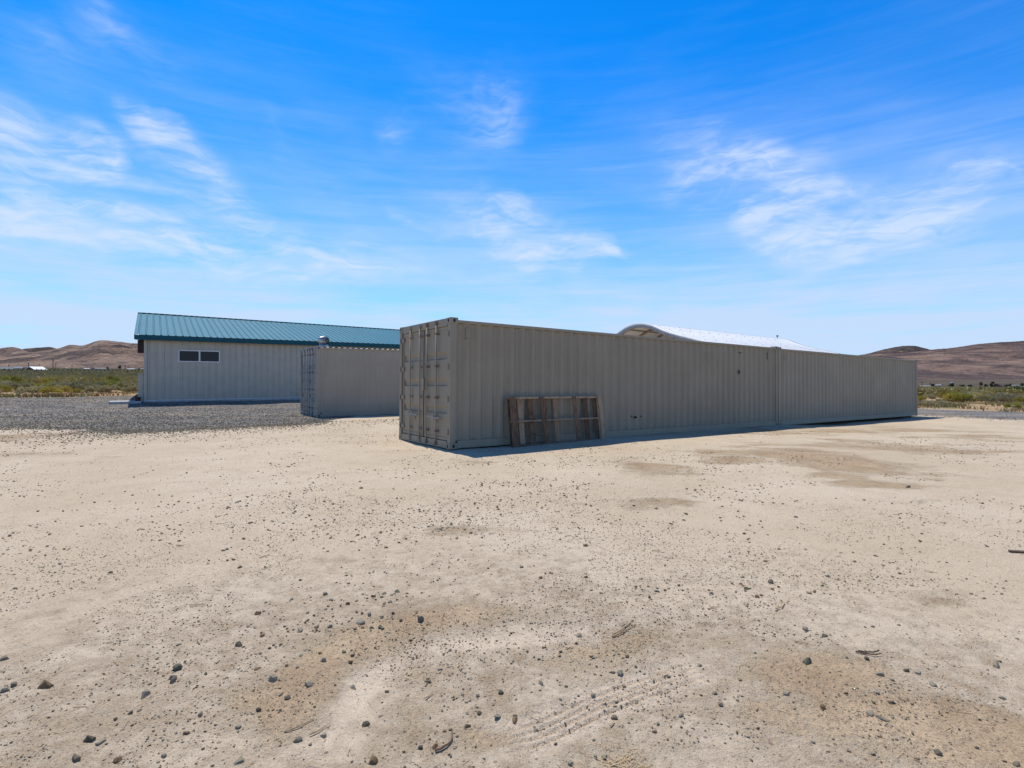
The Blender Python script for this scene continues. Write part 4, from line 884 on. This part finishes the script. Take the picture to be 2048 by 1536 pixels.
# photo's nearest bushes, left then right
for px, py, sc, k, lb in ((250, 784, .98, 0, 'round grey green sagebrush nearest the left corner of the teal roofed building'), (192, 785, .9, 0, 'low wide sagebrush on the field edge left of the roundest one'), (128, 786, 1.0, 0, 'sagebrush with a dark shaded hollow at the front of the left field'),
                          (96, 777, 1.2, 1, 'tall yellow topped bush with dark underside behind the front sagebrush'), (274, 777, .95, 1, 'yellow green bush squeezed between round sagebrush and building corner'), (165, 778, .8, 0, 'small dark sagebrush in the middle of the left field edge'), (225, 776, 1.05, 2, 'green bush behind the two front sagebrushes by the building'),
                          (20, 775, 1.1, 2, 'bright green bush at the far left edge of the photo'), (60, 781, .7, 3, 'dry brownish bush at the front left of the field'), (1906, 803, .85, 1, 'olive bush alone on the red weeds beyond the gravel road'), (1960, 793, 1.2, 4, 'dark green tall bush in the right field'),
                          (2030, 797, 1.3, 4, 'darkest green bush near the right edge of the photo'), (2005, 804, .8, 0, 'low sagebrush in front of the dark bushes on the right'), (2025, 820, .5, 2, 'low green weed clump on the far road edge at right'), (1852, 790, 1.1, 1, 'yellow green bush just right of the far container corner'), (1880, 788, 1.0, 0, 'grey sagebrush next to the far container corner')):
    put_shrub(px, py, sc, k, lb)
cnt = 16
rg = random.Random(11); GL = 'desert shrubs in the field left of the building'; GR2 = 'desert shrubs in the field right of the containers'
# near half of both fields as single shrubs
def field(n, x0, x1, r0, r1, grp, word):
    made = 0; tries = 0
    while made < n and tries < 20000:
        tries += 1; r = r0 + (r1 - r0) * rg.random() ** 1.25; px = rg.uniform(x0, x1); a = math.atan((px - 1024) / F); X, Y = r * math.sin(a), r * math.cos(a)
        if x0 < 500 and Y < 30.0 + (X + 28.8) * .84 + 5.0: continue
        if x0 > 500 and sdist(X, Y)[0] < 44: continue
        if float(vnoise(np.array([X]), np.array([Y]), 6.0, 71)[0]) < .25: continue
        k = rg.choices([0, 1, 2, 3], [.34, .36, .12, .18])[0]; me = rg.choice([m_ for q, m_ in protos if q == k]); o = bpy.data.objects.new('shrub', me); COL.objects.link(o); s = rg.uniform(.55, 1.2)
        o.location = (X, Y, float(zbase(X, Y)) - .04); o.rotation_euler = (0, 0, rg.uniform(0, 6.28)); o.scale = (s * rg.uniform(.9, 1.25), s, s * rg.uniform(.75, 1.05)); tag(o, f'{KN[k]} among others in the field {word}', 'shrub', f'{KN[k]} plants in the field {word}'); made += 1
field(150, -60, 296, 38, 75, GL, 'left of the building'); field(130, 1835, 2110, 48, 95, GR2, 'right of the containers')
def far_scrub():
    Vs = []; Fs = []; o = 0; base = [shrub_arrays(200 + k, 130, .8, .8, .17) for k in range(6)]; g = RNG
    n = 8000; r = 70 * (8.5 ** g.random(n)); px = np.where(g.random(n) < .5, g.uniform(-120, 300, n), g.uniform(1780, 2180, n)); a = np.arctan((px - 1024) / F); x = r * np.sin(a); y = r * np.cos(a); z = zbase(x, y)
    V = []; Fc = []
    for i in range(n):
        v, f = base[i % 6]; s = g.uniform(.6, 1.25); th = g.uniform(0, 6.28); c, sn = math.cos(th), math.sin(th)
        V.append(np.stack([x[i] + (v[:, 0] * c - v[:, 1] * sn) * s * 1.2, y[i] + (v[:, 0] * sn + v[:, 1] * c) * s * 1.2, z[i] + v[:, 2] * s], 1)); Fc.append(f + o); o += len(v)
    m, t, b = new_mat('far_scrub_leaf'); oc = t.n('ShaderNodeTexCoord').outputs['Object']; n1_ = t.noise(t.mapping(oc, sc=(1, .6, 1)), .35, 3, .6); n2_ = t.noise(oc, .05, 3, .6)
    c = t.mix(t.ramp(n1_, .4, .6), (.34, .27, .08), (.48, .37, .12)); c = t.mix(t.ramp(n2_, .45, .6, 0, .7), c, (.30, .24, .16)); t.l(c, b.inputs['Base Color']); b.inputs['Roughness'].default_value = .9
    ob = np_mesh('far_scrub', np.vstack(V), np.vstack(Fc), m); tag(ob, 'far sagebrush plain merging into one green and brown mass', 'scrub', kind='stuff')
far_scrub()
def weeds():
    g = RNG; V = []; Fc = []
    n = 26000; side = g.random(n) < .10
    s_ = g.uniform(32.2, 50, n); t_ = g.uniform(-26, 6, n); xr = NEAR[0] + s_ * math.cos(YAW) - t_ * math.sin(YAW); yr = NEAR[1] + s_ * math.sin(YAW) + t_ * math.cos(YAW)
    xl = g.uniform(-50, -20, n); yl = 30.4 + (xl + 28.8) * .84 + g.exponential(1.6, n) - .5
    x = np.where(side, xl, xr); y = np.where(side, yl, yr); d = fbm(x, y, 2.5, 3, 80); m = (d + g.uniform(-.12, .12, n) > .47) & (y > 5); x, y = x[m], y[m]; z = zbase(x, y)
    for i in range(len(x)):
        for k in range(4):
            a = g.uniform(0, 6.28); h = g.uniform(.06, .22); wd = .03; lx, ly = math.cos(a) * h * .5, math.sin(a) * h * .5; q = len(V)
            V += [(x[i] - wd * math.sin(a), y[i] + wd * math.cos(a), z[i] - .02), (x[i] + wd * math.sin(a), y[i] - wd * math.cos(a), z[i] - .02), (x[i] + lx + .01, y[i] + ly, z[i] + h), (x[i] + lx - .01, y[i] + ly, z[i] + h)]; Fc.append((q, q + 1, q + 2, q + 3))
    m_, t, b = new_mat('weeds'); oc = t.n('ShaderNodeTexCoord').outputs['Object']; n1_ = t.noise(oc, .45, 4, .6); n2_ = t.noise(oc, .9, 4, .6)
    c = t.mix(t.ramp(n1_, .42, .58), (.50, .40, .17), (.30, .28, .08)); c = t.mix(t.ramp(n2_, .50, .60, 0, .85), c, (.46, .22, .12)); t.l(c, b.inputs['Base Color']); b.inputs['Roughness'].default_value = .9
    ob = np_mesh('weeds', V, Fc, m_); tag(ob, 'low dry yellow and reddish weeds along the edges of the fields', 'weeds', kind='stuff')
weeds()

# ------------------------------------------------------------------ far houses, poles, trees
def at_far(px, r):
    a = math.atan((px - 1024) / F); X, Y = r * math.sin(a), r * math.cos(a); return X, Y, float(zbase(X, Y))
def house(name, px, r, wpx, hpx, wall, roof, label, cat='house', turn=.2, roofh=.45, group=None, windows=2, depth=.7, lift=0):
    X, Y, Z = at_far(px, r); W_ = wpx * .8 * Y / F; H_ = hpx * .9 * Y / F; D_ = max(5, W_ * depth); face = math.atan2(X, Y)
    root = empty(name, (X, Y, Z + lift), (0, 0, -face + turn)); hw = H_ * (1 - roofh); w2, d2 = W_ / 2, D_ / 2
    MB().box((-w2, -d2, -1.5), (w2, d2, hw)).build('wall', wall, root)
    b = MB(); o = .4
    b.v += [(-w2 - o, -d2 - o, hw - .1), (w2 + o, -d2 - o, hw - .1), (w2 + o, 0, H_), (-w2 - o, 0, H_), (w2 + o, d2 + o, hw - .1), (-w2 - o, d2 + o, hw - .1), (-w2 - o, 0, H_ - .25), (w2 + o, 0, H_ - .25)]
    b.f += [(0, 1, 2, 3), (3, 2, 4, 5), (0, 3, 5, 6), (1, 7, 4, 2), (0, 6, 7, 1), (6, 5, 4, 7)]; b.build('roof', roof, root)
    b = MB(); b.v += [(-w2, -d2, hw), (-w2, d2, hw), (-w2, 0, H_ - .3), (w2, -d2, hw), (w2, d2, hw), (w2, 0, H_ - .3)]; b.f += [(0, 2, 1), (3, 4, 5)]; b.build('gable', wall, root)
    for k in range(windows):
        xx = -w2 + W_ * (k + .6) / (windows + .2); MB().box((xx - .6, -d2 - .03, hw * .35), (xx + .6, -d2 - .002, hw * .8)).build('window', M['glass'], root)
    MB().box((w2 - 1.4, -d2 - .03, 0), (w2 - .5, -d2 - .002, min(2.1, hw * .9))).build('door', M['black_part'], root)
    tag(root, label, cat, group); return root
wh = plain('white_sheet', (.22, .215, .20), .9, spec=.05); gy = plain('grey_wall', (.33, .33, .34), .7); rb = plain('red_brown_wall', (.10, .035, .025), .8); tn = plain('tan_wall', (.34, .27, .2), .8); bl = plain('blue_grey_roof', (.22, .26, .30), .9, spec=.05); db = plain('dark_brown_roof', (.09, .055, .04), .8)
house('barn', 72, 300, 25, 11.5, rb, M['vault'], 'red brown barn with a bright white metal roof on the plain at left', 'barn', .55, .55)
house('house', 12, 420, 22, 5.5, gy, bl, 'low house with pale blue roof at the left edge beside the barn', turn=.1)
house('house', 38, 460, 14, 6, wh, bl, 'small pale house between the blue roof and the barn', turn=-.2)
house('house', 172, 520, 10, 4, wh, gy, 'tiny pale house right of the utility poles', turn=.3, windows=1)
house('house', 196, 470, 14, 5.5, gy, wh, 'pale roofed house left of the two dark trees', turn=.3)
house('house', 207, 430, 12, 6.5, tn, wh, 'house with a lit white roof in front of the two dark trees', turn=-.3)
house('house', 262, 520, 14, 4, gy, gy, 'long grey house just left of the near building on the plain', turn=.1)
house('house', 283, 500, 8, 5, wh, wh, 'small white house at the building corner on the plain', turn=.5, windows=1)
house('shed', 133, 600, 5, 3.5, wh, wh, 'tiny white shed alone on the plain between pole and houses', 'shed', windows=0)
house('house', 1850, 430, 18, 5.5, wh, wh, 'long low white roofed house just past the far container', turn=.1)
house('house', 1877, 520, 12, 7, gy, wh, 'pale house between the dark trees on the right plain', turn=-.2)
house('house', 1903, 800, 6, 5, wh, wh, 'tiny white house high on the plain below the right hill', turn=.2, windows=1)
house('house', 1996, 430, 20, 11, plain('rust_wall', (.17, .075, .05), .8), db, 'brown house with a steep dark gable on the right plain', turn=1.3, roofh=.6)
house('house', 2033, 470, 16, 8, tn, wh, 'white roofed house near the right edge of the plain', turn=.2)
house('barn', 1868, 620, 14, 7, rb, db, 'low dark red barn behind the pale houses on the right plain', 'barn', turn=.2)
def pole(px, r, hpx, label):
    X, Y, Z = at_far(px, r); h = hpx * Y / F; root = empty('utility_pole', (X, Y, Z), (0, 0, -.5)); rr = .16 if hpx > 15 else .13
    MB().tube([(0, 0, -.5), (0, 0, h)], [rr * 1.25, rr * .8], 8).build('pole', M['bark'], root); MB().box((-1.1, -.08, h - .9), (1.1, .08, h - .72)).build('crossarm', M['bark'], root)
    ib = MB()
    for xx in (-1, -.4, .4, 1): ib.tube([(xx, 0, h - .72), (xx, 0, h - .5)], .06, 6)
    ib.build('insulators', M['galv'], root); tag(root, label, 'utility pole', 'utility poles crossing the plain')
for a, r, h, lb in ((106, 330, 25, 'tallest utility pole right of the white roofed barn'), (57, 420, 16, 'utility pole rising behind the barn roof'), (111.5, 430, 15, 'shorter pole directly beside the tallest one'), (18, 430, 12, 'pole behind the pale blue roof at the left edge'), (79, 520, 11, 'faint pole between the barn and the tallest pole'), (144, 520, 10, 'small pole right of the lone white shed'), (182, 560, 9, 'small faint pole above the pale far houses'), (250, 450, 12, 'pole just right of the two dark trees'), (1844, 420, 13, 'pole next to the far container corner'), (1907, 600, 8, 'thin pole on the right plain')): pole(a, r, h, lb)
dk = leaf_mat('tree_leaf', (.035, .05, .022), (.08, .10, .04), (.05, .05, .03))
def far_tree(px, r, wpx, hpx, seed, label):
    X, Y, Z = at_far(px, r); W_ = wpx * Y / F; H_ = hpx * Y / F; root = empty('tree', (X, Y, Z), (0, 0, seed))
    V, Fc = shrub_arrays(300 + seed, 420, W_ * .5, H_, max(.35, W_ * .09)); o = np_mesh('crown', V, Fc, dk); o.parent = root; o.location.z = H_ * .06
    b = MB(); b.tube([(0, 0, -.5), (.1, 0, H_ * .4), (0, .1, H_ * .7)], [.3, .2, .08], 7); b.tube([(.1, 0, H_ * .35), (W_ * .2, .1, H_ * .6)], [.14, .05], 6); b.build('trunk', M['bark'], root); tag(root, label, 'tree')
for k, (a, r, w_, h_, lb) in enumerate(((214, 520, 7, 7, 'low dark tree behind the white roofed far house at left'), (240, 500, 11, 10, 'rounded dark tree left of the far grey house'), (258, 540, 6, 5, 'small dark tree beside the far grey house'), (70, 800, 9, 5, 'dark tree clump above the barn roof'),
                                       (1866, 430, 7, 9, 'narrow dark tree between white house and pale house'), (1904, 470, 14, 8, 'wide dark tree right of the pale house'), (1925, 480, 12, 6, 'dark tree left of the lone dark pair'), (1940, 470, 9, 7, 'dark bushy tree at the centre of the right plain'), (1962, 480, 7, 14, 'tallest narrow tree left of the brown house'), (1972, 460, 6, 9, 'second tree left of the brown house'), (1982, 450, 7, 10, 'tree touching the left side of the brown house'),
                                       (2012, 450, 10, 8, 'dark tree right of the brown house'), (2022, 500, 8, 12, 'tree between the brown house and the white roofed house'), (2044, 450, 9, 12, 'dark tree at the right edge of the photo'), (1985, 620, 8, 12, 'tree standing behind the brown house'))): far_tree(a, r, w_, h_, k, lb)
# wire fence far left
def fence(px0, px1, r, label):
    X0, Y0, _ = at_far(px0, r); X1, Y1, _ = at_far(px1, r); root = empty('wire_fence', (X0, Y0, 0)); n = 40; wv = MB()
    for k in range(n + 1):
        t = k / n; x, y = X0 + (X1 - X0) * t, Y0 + (Y1 - Y0) * t; z = float(zbase(x, y)); MB().box((x - X0 - .07, y - Y0 - .07, z - .3), (x - X0 + .07, y - Y0 + .07, z + 1.5)).build('post', M['bark'], root)
        if k < n:
            x2, y2 = X0 + (X1 - X0) * (k + 1) / n, Y0 + (Y1 - Y0) * (k + 1) / n; z2 = float(zbase(x2, y2))
            for h in (.6, 1.0, 1.35): wv.bar((x - X0, y - Y0, z + h), (x2 - X0, y2 - Y0, z2 + h), .015, .015)
    wv.build('wire', M['galv'], root); tag(root, label, 'fence')
fence(-40, 300, 230, 'low wire fence with dark posts crossing the plain beyond the left field')
# white irrigation pipe and pale rag on the right
def pipe(px0, py0, px1, py1, rad, label):
    a = P(px0, py0); b_ = P(px1, py1); mid = Vector(((a[0] + b_[0]) / 2, (a[1] + b_[1]) / 2, 0)); pts = []
    for k in range(9):
        t = k / 8; x = a[0] + (b_[0] - a[0]) * t; y = a[1] + (b_[1] - a[1]) * t; pts.append((x - mid.x, y - mid.y, ground_z(x, y) + rad + .02))
    o = MB().tube(pts, rad, 8).build('pipe', wh, None, True); o.location = mid; tag(o, label, 'pipe')
pipe(1838, 803, 1862, 805.5, .07, 'white pipe lying on the weeds right of the far container'); pipe(1878, 805, 1890, 806, .05, 'short white pipe piece beyond the gravel road')
pipe(2022, 815, 2046, 815.5, .06, 'white pipe lying on the road verge at the right edge')
